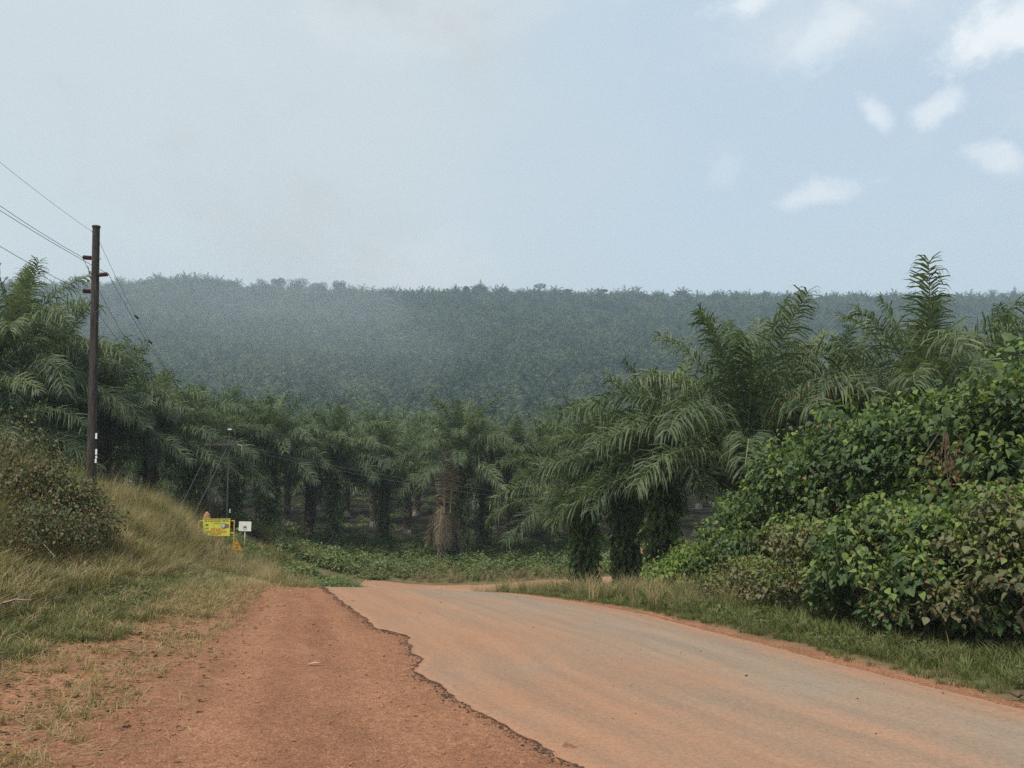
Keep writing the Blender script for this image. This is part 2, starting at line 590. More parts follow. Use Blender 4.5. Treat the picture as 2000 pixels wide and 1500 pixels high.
def build_ground():
    ang = np.concatenate([np.linspace(-44, 44, 260), np.linspace(44, 316, 70)[1:-1]])
    ang = R(1) * ang
    rad = np.concatenate([[0.6], np.geomspace(1.2, 2400, 250)])
    A, Rr = np.meshgrid(ang, rad, indexing='xy')
    X, Y = np.sin(A) * Rr, np.cos(A) * Rr
    Z = ground(X, Y)
    # roughness of the banks
    off = sstep(np.abs(X - 0.5 * (xat(GE, Y) + xat(RE, Y))), 5.0, 7.0)
    Z = Z + fbm(X / 1.3, Y / 1.3, 4) * 0.28 * off * (1 - sstep(Rr, 60, 100))
    # bed under the gravel and the road
    Z = Z - 0.1 * sstep(X - xat(GE, Y), 0.1, 0.8) * sstep(xat(RE, Y) - X, 0.15, 0.8) * (1 - sstep(Y, 38, 42))
    nr, na = X.shape
    v = np.stack([X, Y, Z], -1).reshape(-1, 3)
    i = np.arange(nr - 1)[:, None] * na
    j = np.arange(na)[None, :]
    j2 = (j + 1) % na
    f = np.stack([i + j, i + na + j, i + na + j2, i + j2], -1).reshape(-1, 4)
    v = np.concatenate([v, [[0, 0, gz(0, 0)]]])
    c = len(v) - 1
    fan = [(c, int(q), int((q + 1) % na)) for q in range(na)]
    me = bpy.data.meshes.new('ground')
    me.from_pydata(v.tolist(), [], f.tolist() + fan)
    me.polygons.foreach_set('use_smooth', np.ones(len(me.polygons), dtype=bool))
    me.materials.append(ground_material())
    x, y = v[:, 0], v[:, 1]
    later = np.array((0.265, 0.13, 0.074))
    litter = np.array((0.022, 0.02, 0.013))  # leaf litter, darkened to paint in the shade under the palms
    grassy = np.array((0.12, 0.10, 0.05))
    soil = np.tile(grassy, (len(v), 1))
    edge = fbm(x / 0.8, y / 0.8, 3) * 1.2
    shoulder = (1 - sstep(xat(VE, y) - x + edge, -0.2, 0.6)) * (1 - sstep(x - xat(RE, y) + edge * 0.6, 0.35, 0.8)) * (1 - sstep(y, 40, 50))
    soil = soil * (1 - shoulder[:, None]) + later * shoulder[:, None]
    dark = np.maximum(sstep(y, 53, 60), np.maximum(sstep(-x, 13, 18) * sstep(y, 26, 34), sstep(x, 8, 12) * sstep(y, 14, 24) * (1 - sstep(y, 38, 44))))  # grove floor that takes the shade-darkened litter colour
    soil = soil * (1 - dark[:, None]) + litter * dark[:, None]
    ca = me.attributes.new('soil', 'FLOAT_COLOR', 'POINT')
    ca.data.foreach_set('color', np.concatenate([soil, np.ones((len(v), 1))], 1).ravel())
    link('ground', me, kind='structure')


build_ground()


def strip(name, ys, left, right, ncol, lift, material, skirt=0.0, skirt_mat=None, relief=None, curve=None):
    """a sheet between two edges laid on the terrain; uv in metres across and along"""
    nr = len(ys)
    t = np.linspace(0, 1, ncol)[None, :]
    if curve is None:
        X = left[:, None] * (1 - t) + right[:, None] * t
        Y = np.repeat(ys[:, None], ncol, 1)
    else:
        X, Y = curve
    Z = ground(X, Y) + lift
    if relief is not None:
        Z = Z + relief(X, Y, t)
    v = np.stack([X, Y, Z], -1).reshape(-1, 3)
    i = np.arange(nr - 1)[:, None] * ncol
    j = np.arange(ncol - 1)[None, :]
    f = np.stack([i + j, i + j + 1, i + ncol + j + 1, i + ncol + j], -1).reshape(-1, 4).tolist()
    nm = len(f)
    if skirt:
        for side in (0, ncol - 1):
            base = len(v)
            low = v.reshape(-1, 3)[np.arange(nr) * ncol + side] - np.array([0, 0, skirt])
            v = np.concatenate([v, low])
            for k in range(nr - 1):
                f.append((k * ncol + side, (k + 1) * ncol + side, base + k + 1, base + k))
    me = bpy.data.meshes.new(name)
    me.from_pydata(v.tolist(), [], f)
    me.materials.append(material)
    if skirt_mat is not None:
        me.materials.append(skirt_mat)
        mi = np.zeros(len(f), dtype=np.int32)
        mi[nm:] = 1
        me.polygons.foreach_set('material_index', mi)
    sm = np.ones(len(f), dtype=bool)
    sm[nm:] = False
    me.polygons.foreach_set('use_smooth', sm)
    s = np.concatenate([[0], np.cumsum(np.hypot(np.diff(X[:, ncol // 2]), np.diff(Y[:, ncol // 2])))])
    wdt = np.hypot(X[:, -1] - X[:, 0], Y[:, -1] - Y[:, 0])
    uv = np.zeros((len(v), 3))
    uv[:nr * ncol, 0] = np.repeat(t, nr, 0).ravel()
    uv[:nr * ncol, 1] = np.repeat(s[:, None], ncol, 1).ravel()
    at = me.attributes.new('lane', 'FLOAT_VECTOR', 'POINT')
    at.data.foreach_set('vector', uv.ravel())
    me.update()
    return link(name, me, kind='structure')


def road_material():
    """worn tarmac under laterite dust: dust thick by the gravel, thin towards the far verge, dragged along by tyres"""
    m = mat('dusty_tarmac', (0.3, 0.2, 0.15), 0.9, 0.2)
    n, l = m.node_tree.nodes, m.node_tree.links
    b = n['Principled BSDF']
    at = N(n, 'ShaderNodeAttribute', attribute_name='lane')
    sp = N(n, 'ShaderNodeSeparateXYZ')
    l.new(at.outputs['Vector'], sp.inputs[0])
    t = N(n, 'ShaderNodeTexCoord')
    mp = N(n, 'ShaderNodeMapping')
    mp.inputs['Scale'].default_value = (14, 0.22, 1)
    l.new(at.outputs['Vector'], mp.inputs[0])
    streak = N(n, 'ShaderNodeTexNoise', inp={'Scale': 1.0, 'Detail': 6, 'Roughness': 0.6, 'Distortion': 0.15})
    l.new(mp.outputs[0], streak.inputs['Vector'])
    patch = N(n, 'ShaderNodeTexNoise', inp={'Scale': 0.55, 'Detail': 6, 'Roughness': 0.6})
    fine = N(n, 'ShaderNodeTexNoise', inp={'Scale': 22.0, 'Detail': 7, 'Roughness': 0.85})
    chip = N(n, 'ShaderNodeTexVoronoi', inp={'Scale': 55.0, 'Randomness': 1.0})
    for z in (patch, fine, chip):
        l.new(t.outputs['Object'], z.inputs['Vector'])

    def M_(op, a, b_=None, clamp=False):
        q = N(n, 'ShaderNodeMath', operation=op, use_clamp=clamp)
        for i, x in ((0, a), (1, b_)):
            if x is None:
                continue
            if isinstance(x, (int, float)):
                q.inputs[i].default_value = x
            else:
                l.new(x, q.inputs[i])
        return q.outputs[0]
    rp = N(n, 'ShaderNodeValToRGB')
    rp.color_ramp.interpolation = 'B_SPLINE'
    el = rp.color_ramp.elements
    for pos, val in ((0.0, 1.0), (0.28, 0.86), (0.45, 0.55), (0.6, 0.50), (0.72, 0.22), (0.86, 0.10), (1.0, 0.42)):
        e = el.new(pos)
        e.color = (val, val, val, 1)
    el.remove(el[0])
    el.remove(el[-1])
    l.new(sp.outputs[0], rp.inputs[0])
    d = M_('ADD', rp.outputs[0], M_('MULTIPLY', M_('SUBTRACT', streak.outputs[0], 0.5), 0.95))
    d = M_('ADD', d, M_('MULTIPLY', M_('SUBTRACT', patch.outputs[0], 0.5), 1.4))
    d = M_('ADD', d, M_('MULTIPLY', M_('SUBTRACT', fine.outputs[0], 0.5), 0.55), clamp=True)
    mx = N(n, 'ShaderNodeMix', data_type='RGBA')
    l.new(d, mx.inputs[0])
    mx.inputs[6].default_value = (0.20, 0.158, 0.119, 1)
    mx.inputs[7].default_value = (0.245, 0.136, 0.083, 1)
    sp2 = N(n, 'ShaderNodeMapRange', inp={1: 0.05, 2: 0.42, 3: 0.78, 4: 1.12})
    l.new(chip.outputs['Distance'], sp2.inputs[0])
    mr = N(n, 'ShaderNodeMapRange', inp={1: 0.3, 2: 0.7, 3: 0.72, 4: 1.28})
    l.new(fine.outputs[0], mr.inputs[0])
    vm = N(n, 'ShaderNodeVectorMath', operation='SCALE')
    l.new(mx.outputs[2], vm.inputs[0])
    st = N(n, 'ShaderNodeMapRange', inp={1: 0.3, 2: 0.7, 3: 0.87, 4: 1.12})
    l.new(streak.outputs[0], st.inputs[0])
    l.new(M_('MULTIPLY', M_('MULTIPLY', mr.outputs[0], sp2.outputs[0]), st.outputs[0]), vm.inputs['Scale'])
    l.new(vm.outputs[0], b.inputs['Base Color'])
    bp = N(n, 'ShaderNodeBump', inp={'Strength': 0.35, 'Distance': 0.008})
    l.new(fine.outputs[0], bp.inputs['Height'])
    l.new(bp.outputs[0], b.inputs['Normal'])
    return m


def gravel_material(name, c0, c1, c2):
    m = mat(name, c0, 0.95, 0.15)
    n, l = m.node_tree.nodes, m.node_tree.links
    b = n['Principled BSDF']
    t = N(n, 'ShaderNodeTexCoord')
    at = N(n, 'ShaderNodeAttribute', attribute_name='lane')
    mp = N(n, 'ShaderNodeMapping')
    mp.inputs['Scale'].default_value = (9, 0.16, 1)
    l.new(at.outputs['Vector'], mp.inputs[0])
    streak = N(n, 'ShaderNodeTexNoise', inp={'Scale': 1.0, 'Detail': 5, 'Roughness': 0.6, 'Distortion': 0.3})
    l.new(mp.outputs[0], streak.inputs['Vector'])
    patch = N(n, 'ShaderNodeTexNoise', inp={'Scale': 0.9, 'Detail': 8, 'Roughness': 0.65})
    fine = N(n, 'ShaderNodeTexNoise', inp={'Scale': 16.0, 'Detail': 8, 'Roughness': 0.85})
    vor = N(n, 'ShaderNodeTexVoronoi', inp={'Scale': 38.0, 'Randomness': 1.0})
    for z in (patch, fine, vor):
        l.new(t.outputs['Object'], z.inputs['Vector'])
    a = N(n, 'ShaderNodeMath', operation='ADD')
    l.new(streak.outputs[0], a.inputs[0])
    l.new(patch.outputs[0], a.inputs[1])
    rp = N(n, 'ShaderNodeValToRGB')
    el = rp.color_ramp.elements
    el.new(0.5)
    h = N(n, 'ShaderNodeMath', operation='MULTIPLY', inp={1: 0.5})
    l.new(a.outputs[0], h.inputs[0])
    for i, (p, c) in enumerate(((0.36, c0), (0.5, c1), (0.64, c2))):
        el[i].position = p
        el[i].color = (*c, 1)
    l.new(h.outputs[0], rp.inputs[0])
    sx = N(n, 'ShaderNodeSeparateXYZ')
    l.new(at.outputs['Vector'], sx.inputs[0])
    wv = N(n, 'ShaderNodeMath', operation='MULTIPLY_ADD', inp={1: 0.10, 2: -0.05})
    l.new(patch.outputs[0], wv.inputs[0])
    px_ = N(n, 'ShaderNodeMath', operation='ADD')
    l.new(sx.outputs[0], px_.inputs[0])
    l.new(wv.outputs[0], px_.inputs[1])
    tr = N(n, 'ShaderNodeValToRGB')
    te = tr.color_ramp.elements
    for pos, val in ((0.26, 0.0), (0.35, 0.38), (0.43, 0.0), (0.56, 0.0), (0.645, 0.3), (0.73, 0.0)):
        e_ = te.new(pos)
        e_.color = (val, val, val, 1)
    te[0].color = te[len(te) - 1].color = (0, 0, 0, 1)
    l.new(px_.outputs[0], tr.inputs[0])
    mt = N(n, 'ShaderNodeMix', data_type='RGBA')
    l.new(tr.outputs[0], mt.inputs[0])
    l.new(rp.outputs[0], mt.inputs[6])
    mt.inputs[7].default_value = (c2[0] * 1.12, c2[1] * 1.12, c2[2] * 1.12, 1)
    mr = N(n, 'ShaderNodeMapRange', inp={1: 0.3, 2: 0.7, 3: 0.45, 4: 1.55})
    l.new(fine.outputs[0], mr.inputs[0])
    mv = N(n, 'ShaderNodeMapRange', inp={1: 0.0, 2: 0.5, 3: 1.18, 4: 0.7})
    l.new(vor.outputs['Distance'], mv.inputs[0])
    mu = N(n, 'ShaderNodeMath', operation='MULTIPLY')
    l.new(mr.outputs[0], mu.inputs[0])
    l.new(mv.outputs[0], mu.inputs[1])
    vm = N(n, 'ShaderNodeVectorMath', operation='SCALE')
    l.new(mt.outputs[2], vm.inputs[0])
    l.new(mu.outputs[0], vm.inputs['Scale'])
    l.new(vm.outputs[0], b.inputs['Base Color'])
    hh = N(n, 'ShaderNodeMath', operation='SUBTRACT')
    l.new(fine.outputs[0], hh.inputs[0])
    l.new(vor.outputs['Distance'], hh.inputs[1])
    bp = N(n, 'ShaderNodeBump', inp={'Strength': 0.8, 'Distance': 0.02})
    l.new(hh.outputs[0], bp.inputs['Height'])
    l.new(bp.outputs[0], b.inputs['Normal'])
    return m


ROAD_M = road_material()
EDGE_M = noise_mat('broken_tarmac_edge', [(0.07, 0.045, 0.033), (0.17, 0.095, 0.06)], 30, 5, 0.95)
GRAVEL_M = gravel_material('laterite_gravel', (0.255, 0.122, 0.069), (0.305, 0.147, 0.082), (0.355, 0.178, 0.102))
SIDE_M = gravel_material('side_road_laterite', (0.36, 0.20, 0.125), (0.42, 0.24, 0.15), (0.47, 0.28, 0.18))

ys = np.concatenate([np.linspace(-6, 4.5, 40), np.linspace(4.55, 21, 520), np.linspace(21.1, 44.6, 120)])


def ragged(y):
    bite = np.maximum(0, fbm(y * 0.55 + 3, y * 0 + 7.7, 2) - 0.05) * 0.9
    return fbm(y * 1.4, y * 0 + 2.2, 3) * 0.28 + fbm(y * 6.5, y * 0 + 9.2, 3) * 0.11 + bite


strip('road', ys, xat(LE, ys) + ragged(ys), xat(RE, ys) + fbm(ys * 2.2, ys * 0 + 5.5, 4) * 0.22, 48, 0.03, ROAD_M, 0.06, EDGE_M)


def ruts(X, Y, t):
    r = 0
    for c, w, a in ((0.33, 0.075, 0.03), (0.62, 0.07, 0.025)):
        r = r - a * np.exp(-((t - c + fbm(Y * 0.12, Y * 0 + c * 9, 2) * 0.1) / w) ** 2)
    return r + fbm(X * 2.2, Y * 2.2, 4) * 0.05 + fbm(X * 11, Y * 11, 2) * 0.018


ys2 = np.concatenate([np.linspace(-6, 4.5, 40), np.linspace(4.6, 22, 460), np.linspace(22.1, 43, 60)])
strip('gravel_shoulder', ys2, xat(GE, ys2) - 0.55 + fbm(ys2 * 0.9, ys2 * 0 + 1.1, 4) * 1.1, xat(LE, ys2) + 0.9, 90, 0.012, GRAVEL_M, 0.0, None, ruts)

xs = np.linspace(-8.5, 70, 200)
tt = np.linspace(-1, 1, 14)[None, :]
SX = np.repeat(xs[:, None], 14, 1)
SY = side_c(xs)[:, None] + tt * (2.15 + fbm(xs * 0.7, xs * 0 + 4, 3)[:, None] * 0.7)
strip('side_road', xs, None, None, 14, 0.05, SIDE_M, curve=(SX[:, ::-1], SY[:, ::-1]))

# ------------------------------------------------------------------ oil palms
PALM_M = leaf_mat('palm_leaflet', [(0.038, 0.06, 0.034), (0.063, 0.094, 0.046), (0.10, 0.133, 0.063), (0.175, 0.19, 0.088)], 0.3, 0.55, 0.3, 0.5)
RACHIS_M = noise_mat('palm_rachis', [(0.13, 0.15, 0.06), (0.22, 0.22, 0.10)], 3, 3, 0.5, spec=0.3)
DEAD_M = leaf_mat('dead_palm_leaflet', [(0.14, 0.112, 0.078), (0.21, 0.172, 0.12), (0.29, 0.245, 0.175)], 0.15, 0.8, 0.1, 0.8)
DEADR_M = noise_mat('dead_palm_rachis', [(0.2, 0.15, 0.1), (0.32, 0.26, 0.18)], 3, 3, 0.8)
DYING_M = leaf_mat('dying_palm_leaflet', [(0.12, 0.10, 0.035), (0.24, 0.16, 0.05), (0.32, 0.22, 0.08)], 0.25, 0.6, 0.3, 0.8)
TRUNK_M = noise_mat('palm_trunk_bark', [(0.028, 0.023, 0.018), (0.075, 0.058, 0.042), (0.12, 0.095, 0.07)], 6, 6, 0.95, 0.6, 30)
ROOT_M = noise_mat('palm_root_mass', [(0.10, 0.09, 0.075), (0.26, 0.235, 0.20)], 9, 6, 0.95, 0.7, 40)
VINE_M = leaf_mat('trunk_vine_leaf', [(0.09, 0.145, 0.05), (0.14, 0.205, 0.07), (0.2, 0.26, 0.1)], 0.3, 0.5, 0.35, 1.2)


def frond_into(mb, L, phi0, droop, npairs, wid, az=0.0, base=(0, 0, 0), seed=0, side_bend=0.0, ruff=1.0, slots=(0, 1), rsides=4, hang=1.0, rscale=1.0):
    """one pinnate frond from the origin along +X, arching down; leaflets in three ranks, bent by their weight"""
    g = np.random.default_rng(seed)
    n = 15
    s = np.linspace(0, 1, n)
    phi = phi0 - droop * s ** 1.55
    psi = side_bend * s ** 1.5
    ds = L / (n - 1)
    dx = np.cos(phi) * np.cos(psi)
    dy = np.cos(phi) * np.sin(psi)
    dz = np.sin(phi)
    cx = np.concatenate([[0], np.cumsum((dx[1:] + dx[:-1]) / 2 * ds)])
    cy = np.concatenate([[0], np.cumsum((dy[1:] + dy[:-1]) / 2 * ds)])
    cz = np.concatenate([[0], np.cumsum((dz[1:] + dz[:-1]) / 2 * ds)])
    ca, sa = math.cos(az), math.sin(az)

    def turn(a):
        a = np.asarray(a, dtype=float)
        o = np.empty_like(a)
        o[..., 0] = a[..., 0] * ca - a[..., 1] * sa + base[0]
        o[..., 1] = a[..., 0] * sa + a[..., 1] * ca + base[1]
        o[..., 2] = a[..., 2] + base[2]
        return o
    pts = np.stack([cx, cy, cz], 1)
    rr = np.interp(s, [0, 0.06, 0.2, 0.6, 1], [0.11, 0.055, 0.034, 0.018, 0.004]) * rscale
    mb.tube([Vector(p) for p in turn(pts)], rr, rsides, slots[1], cap=False)
    # leaflets
    sl = np.linspace(0.15, 0.995, npairs)
    sl = np.concatenate([sl + g.normal(0, 0.004, npairs), sl + g.normal(0, 0.004, npairs)])
    side = np.concatenate([np.ones(npairs), -np.ones(npairs)])
    sl = np.clip(sl, 0.12, 1)
    px, py, pz = (np.interp(sl, s, c) for c in (cx, cy, cz))
    f = np.interp(sl, s, phi)
    q = np.interp(sl, s, psi)
    T = np.stack([np.cos(f) * np.cos(q), np.cos(f) * np.sin(q), np.sin(f)], 1)
    S = np.stack([-np.sin(q), np.cos(q), np.zeros_like(q)], 1) * side[:, None]
    U = np.cross(T, S) * side[:, None]
    ln = np.interp(sl, [0.12, 0.25, 0.5, 0.8, 1], [0.4, 0.9, 1.15, 0.95, 0.5]) * (1 + g.normal(0, 0.1, len(sl))) * L / 5.8
    fw = R(1) * (26 + 20 * sl + g.normal(0, 7, len(sl)))
    rank = g.integers(0, 3, len(sl))
    up = R(1) * (np.array([32, 8, -16])[rank] * ruff + g.normal(0, 9, len(sl)))
    D = T * (np.sin(fw) * np.cos(up))[:, None] + S * (np.cos(fw) * np.cos(up))[:, None] + U * np.sin(up)[:, None]
    D /= np.linalg.norm(D, axis=1)[:, None]
    hg = hang * np.clip(0.75 + g.normal(0, 0.2, len(sl)), 0.2, 1.6)
    Dn = [D]
    for q_ in (0.8, 1.5):
        e = Dn[-1] + np.array([0, 0, -1.0]) * (hg * q_)[:, None]
        Dn.append(e / np.linalg.norm(e, axis=1)[:, None])
    p0 = np.stack([px, py, pz], 1)
    p1 = p0 + Dn[0] * (ln * 0.36)[:, None]
    p2 = p1 + Dn[1] * (ln * 0.34)[:, None]
    p3 = p2 + Dn[2] * (ln * 0.30)[:, None]
    W = T - D * np.sum(T * D, 1)[:, None]
    W /= np.linalg.norm(W, axis=1)[:, None] + 1e-9
    # twist the blades a little out of the frond's plane
    tw = g.normal(0.2, 0.35, len(sl))
    Bn = np.cross(D, W)
    W = W * np.cos(tw)[:, None] + Bn * np.sin(tw)[:, None]
    V = np.stack([p0 - W * wid * 0.6, p0 + W * wid * 0.6, p1 - W * wid, p1 + W * wid, p2 - W * wid * 0.8, p2 + W * wid * 0.8, p3], 1)
    k = np.arange(len(sl))[:, None] * 7
    off = mb.n
    mb.v.append(turn(V.reshape(-1, 3)))
    fl = (np.concatenate([k, k + 1, k + 3, k + 2], 1) + off).tolist() + (np.concatenate([k + 2, k + 3, k + 5, k + 4], 1) + off).tolist() + (np.concatenate([k + 4, k + 5, k + 6], 1) + off).tolist()
    mb.f.extend(fl)
    mb.m.extend([slots[0]] * len(fl))
    mb.n += len(sl) * 7


# frond ages from the upright spear to the hanging lowest ones: (first angle, droop)
AGES = [(87, 26), (80, 62), (72, 84), (62, 94), (50, 96), (37, 90), (23, 78), (8, 60)]


def make_fronds(mats, tagname, ages=AGES, wid=0.021, npairs=92, variants=2):
    out = []
    for k, (a, d) in enumerate(ages):
        row = []
        for j in range(variants):
            mb = MB()
            frond_into(mb, 5.1 * (0.86 if k == 0 else 1) * random.uniform(0.95, 1.05), R(a), R(d) * random.uniform(0.85, 1.15), npairs, wid, seed=100 * k + j,
                       side_bend=random.uniform(-0.35, 0.35), ruff=1.0 if k > 0 else 0.5, hang=1.0)
            row.append(mb.mesh('%s_%d_%d' % (tagname, k, j), mats))
        out.append(row)
    return out


FRONDS = make_fronds([PALM_M, RACHIS_M], 'frond')
DEAD_FRONDS = make_fronds([DEAD_M, DEADR_M], 'dead_frond', [(-76, 10), (-84, 4), (-66, 20)], variants=2)
DYING_FRONDS = make_fronds([DYING_M, DEADR_M], 'dying_frond', [(63, 106), (20, 95)], variants=1)
STAND_DEAD = MB()
frond_into(STAND_DEAD, 4.4, R(89), R(10), 80, 0.03, seed=5, ruff=0.7, hang=1.1)
STAND_DEAD = STAND_DEAD.mesh('standing_dead_frond', [DEAD_M, DEADR_M])


def trunk_mesh(h, r, seed):
    """trunk wrapped in a spiral of old leaf bases, on a flared mass of roots"""
    g = np.random.default_rng(seed)
    mb = MB()
    zz = np.linspace(-0.4, h, 14)
    mb.tube([(g.normal(0, 0.02), g.normal(0, 0.02), z) for z in zz], [r * (1.0 + 0.12 * g.normal()) for _ in zz], 10, 0)
    n = int(26 * h)
    for i in range(n):
        z = 0.5 + (h - 0.4) * i / n
        a = i * 2.39996 + g.normal(0, 0.08)
        ln = g.uniform(0.14, 0.3) * (0.6 + 0.7 * z / h)
        w = g.uniform(0.07, 0.12)
        M = Matrix.Translation((math.cos(a) * r * 0.85, math.sin(a) * r * 0.85, z)) @ Matrix.Rotation(a, 4, 'Z') @ Matrix.Rotation(-R(g.uniform(25, 60)), 4, 'Y')
        c = [(0, -w, -0.05), (0, w, -0.05), (0, w * 0.7, 0.06), (0, -w * 0.7, 0.06), (ln, -w * 0.55, -0.02), (ln, w * 0.55, -0.02), (ln, w * 0.4, 0.03), (ln, -w * 0.4, 0.03)]
        mb.add([M @ Vector(p) for p in c], [(0, 1, 5, 4), (1, 2, 6, 5), (2, 3, 7, 6), (3, 0, 4, 7), (4, 5, 6, 7)], 0)
    # root mass
    for i in range(34):
        a = g.uniform(0, 6.28)
        r1 = r * g.uniform(1.1, 1.5)
        top = g.uniform(0.35, 0.8)
        mb.tube([(math.cos(a) * r * 0.9, math.sin(a) * r * 0.9, top), (math.cos(a) * r1 * 0.92, math.sin(a) * r1 * 0.92, top * 0.5), (math.cos(a + 0.1) * r1 * 1.15, math.sin(a + 0.1) * r1 * 1.15, -0.35)],
                [0.03, 0.045, 0.05], 4, 1, cap=False)
    return mb.mesh('trunk', [TRUNK_M, ROOT_M])


TRUNKS = [trunk_mesh(h, r, s) for h, r, s in ((3.4, 0.30, 1), (4.6, 0.28, 2), (5.8, 0.27, 3))]
TRUNK_H = [3.4, 4.6, 5.8]


def leaf_shape(l, w, fold=0.25, droop=0.2):
    """ovate leaf along +X with a folded midrib; verts, faces"""
    prof = ((0.0, 0.0), (0.18, 0.8), (0.42, 1.0), (0.7, 0.62), (1.0, 0.0))
    v, mid = [], []
    for t, k in prof:
        z = -droop * l * t * t
        v.append((t * l, 0, z))
        if 0 < t < 1:
            v.append((t * l - 0.05 * l, k * w, z + fold * w * k))
            v.append((t * l - 0.05 * l, -k * w, z + fold * w * k))
    # 0, (1,2,3), (4,5,6), (7,8,9), 10
    f = [(0, 1, 2), (0, 3, 1), (1, 4, 5, 2), (1, 3, 6, 4), (4, 7, 8, 5), (4, 6, 9, 7), (7, 10, 8), (7, 9, 10)]
    return np.array(v, dtype=float), f


def rotmats(yaw, pitch, roll):
    cy, sy, cp, sp, cr, sr = np.cos(yaw), np.sin(yaw), np.cos(pitch), np.sin(pitch), np.cos(roll), np.sin(roll)
    Rz = np.zeros((len(yaw), 3, 3)); Rz[:, 0, 0] = cy; Rz[:, 0, 1] = -sy; Rz[:, 1, 0] = sy; Rz[:, 1, 1] = cy; Rz[:, 2, 2] = 1
    Ry = np.zeros_like(Rz); Ry[:, 0, 0] = cp; Ry[:, 0, 2] = sp; Ry[:, 2, 0] = -sp; Ry[:, 2, 2] = cp; Ry[:, 1, 1] = 1
    Rx = np.zeros_like(Rz); Rx[:, 0, 0] = 1; Rx[:, 1, 1] = cr; Rx[:, 1, 2] = -sr; Rx[:, 2, 1] = sr; Rx[:, 2, 2] = cr
    return Rz @ Ry @ Rx


def add_leaves(mb, pos, yaw, pitch, roll, size, shape, slot=0):
    lv, lf = shape
    M = rotmats(np.asarray(yaw), np.asarray(pitch), np.asarray(roll))
    V = np.einsum('nij,kj->nki', M, lv) * np.asarray(size)[:, None, None] + np.asarray(pos)[:, None, :]
    off = mb.n
    k = len(lv)
    mb.v.append(V.reshape(-1, 3))
    base = (np.arange(len(pos)) * k + off)
    for f in lf:
        mb.f.extend((base[:, None] + np.array(f)[None, :]).tolist())
        mb.m.extend([slot] * len(pos))
    mb.n += len(pos) * k


SIMPLE_LEAF = (np.array([(0, 0, 0), (0.5, 0.3, 0.05), (0.5, -0.3, 0.05), (1.0, 0, -0.18)], dtype=float), [(0, 2, 3), (0, 3, 1)])


def vine_mesh(h, r, seed, n=620):
    g = np.random.default_rng(seed)
    mb = MB()
    a = g.uniform(0, 2 * np.pi, n)
    z = g.uniform(0.25, h, n)
    lump = 1 + 0.35 * np.sin(a * 2 + z * 2.1 + seed)
    rr = r * (1.05 + 0.55 * g.random(n) * lump)
    pos = np.stack([np.cos(a) * rr, np.sin(a) * rr, z], 1)
    add_leaves(mb, pos, a + g.normal(0, 0.5, n), R(1) * g.uniform(15, 80, n), g.normal(0, 0.4, n), g.uniform(0.16, 0.34, n), SIMPLE_LEAF)
    return mb.mesh('vine', VINE_M)


VINES = [vine_mesh(h - 0.3, 0.36, i) for i, h in enumerate((3.4, 4.6, 5.8))]


def crown_mesh(seed, nf, npairs, wid, rsides=3, dead=0.0):
    g = np.random.default_rng(seed)
    mb = MB()
    for i in range(nf):
        t = (i + 0.5) / nf
        a = np.interp(t, np.linspace(0, 1, len(AGES)), [x[0] for x in AGES]) + g.normal(0, 5)
        d = np.interp(t, np.linspace(0, 1, len(AGES)), [x[1] for x in AGES]) * g.uniform(0.85, 1.15)
        frond_into(mb, 5.1 * g.uniform(0.9, 1.08), R(a), R(d), npairs, wid, az=i * 2.39996 + g.normal(0, 0.12), base=(0, 0, -0.25 * t), seed=seed * 50 + i,
                   side_bend=g.uniform(-0.35, 0.35), rsides=rsides, slots=(0, 1), rscale=1.3)
    return mb.mesh('crown', [PALM_M, RACHIS_M])


MID_CROWNS = [crown_mesh(11 + k, 25, 34, 0.05) for k in range(5)]
FAR_M = leaf_mat('far_palm_leaflet', [(0.018, 0.034, 0.024), (0.034, 0.056, 0.036), (0.055, 0.082, 0.048), (0.11, 0.135, 0.075)], 0.25, 0.6, 0.3, 0.035)
for fn in FAR_M.node_tree.nodes:
    if fn.type == 'MATH' and fn.operation == 'MULTIPLY':
        fn.inputs[1].default_value = 0.2
    if fn.type == 'MATH' and fn.operation == 'MULTIPLY_ADD' and abs(fn.inputs[1].default_value - 0.35) < 1e-5:
        fn.inputs[1].default_value = 0.75
FAR_CROWNS = [crown_mesh(31 + k, 22, 13, 0.13) for k in range(4)]
for _c in FAR_CROWNS:
    _c.materials[0] = FAR_M

GROVE = []      # every palm that stands: (x, y)


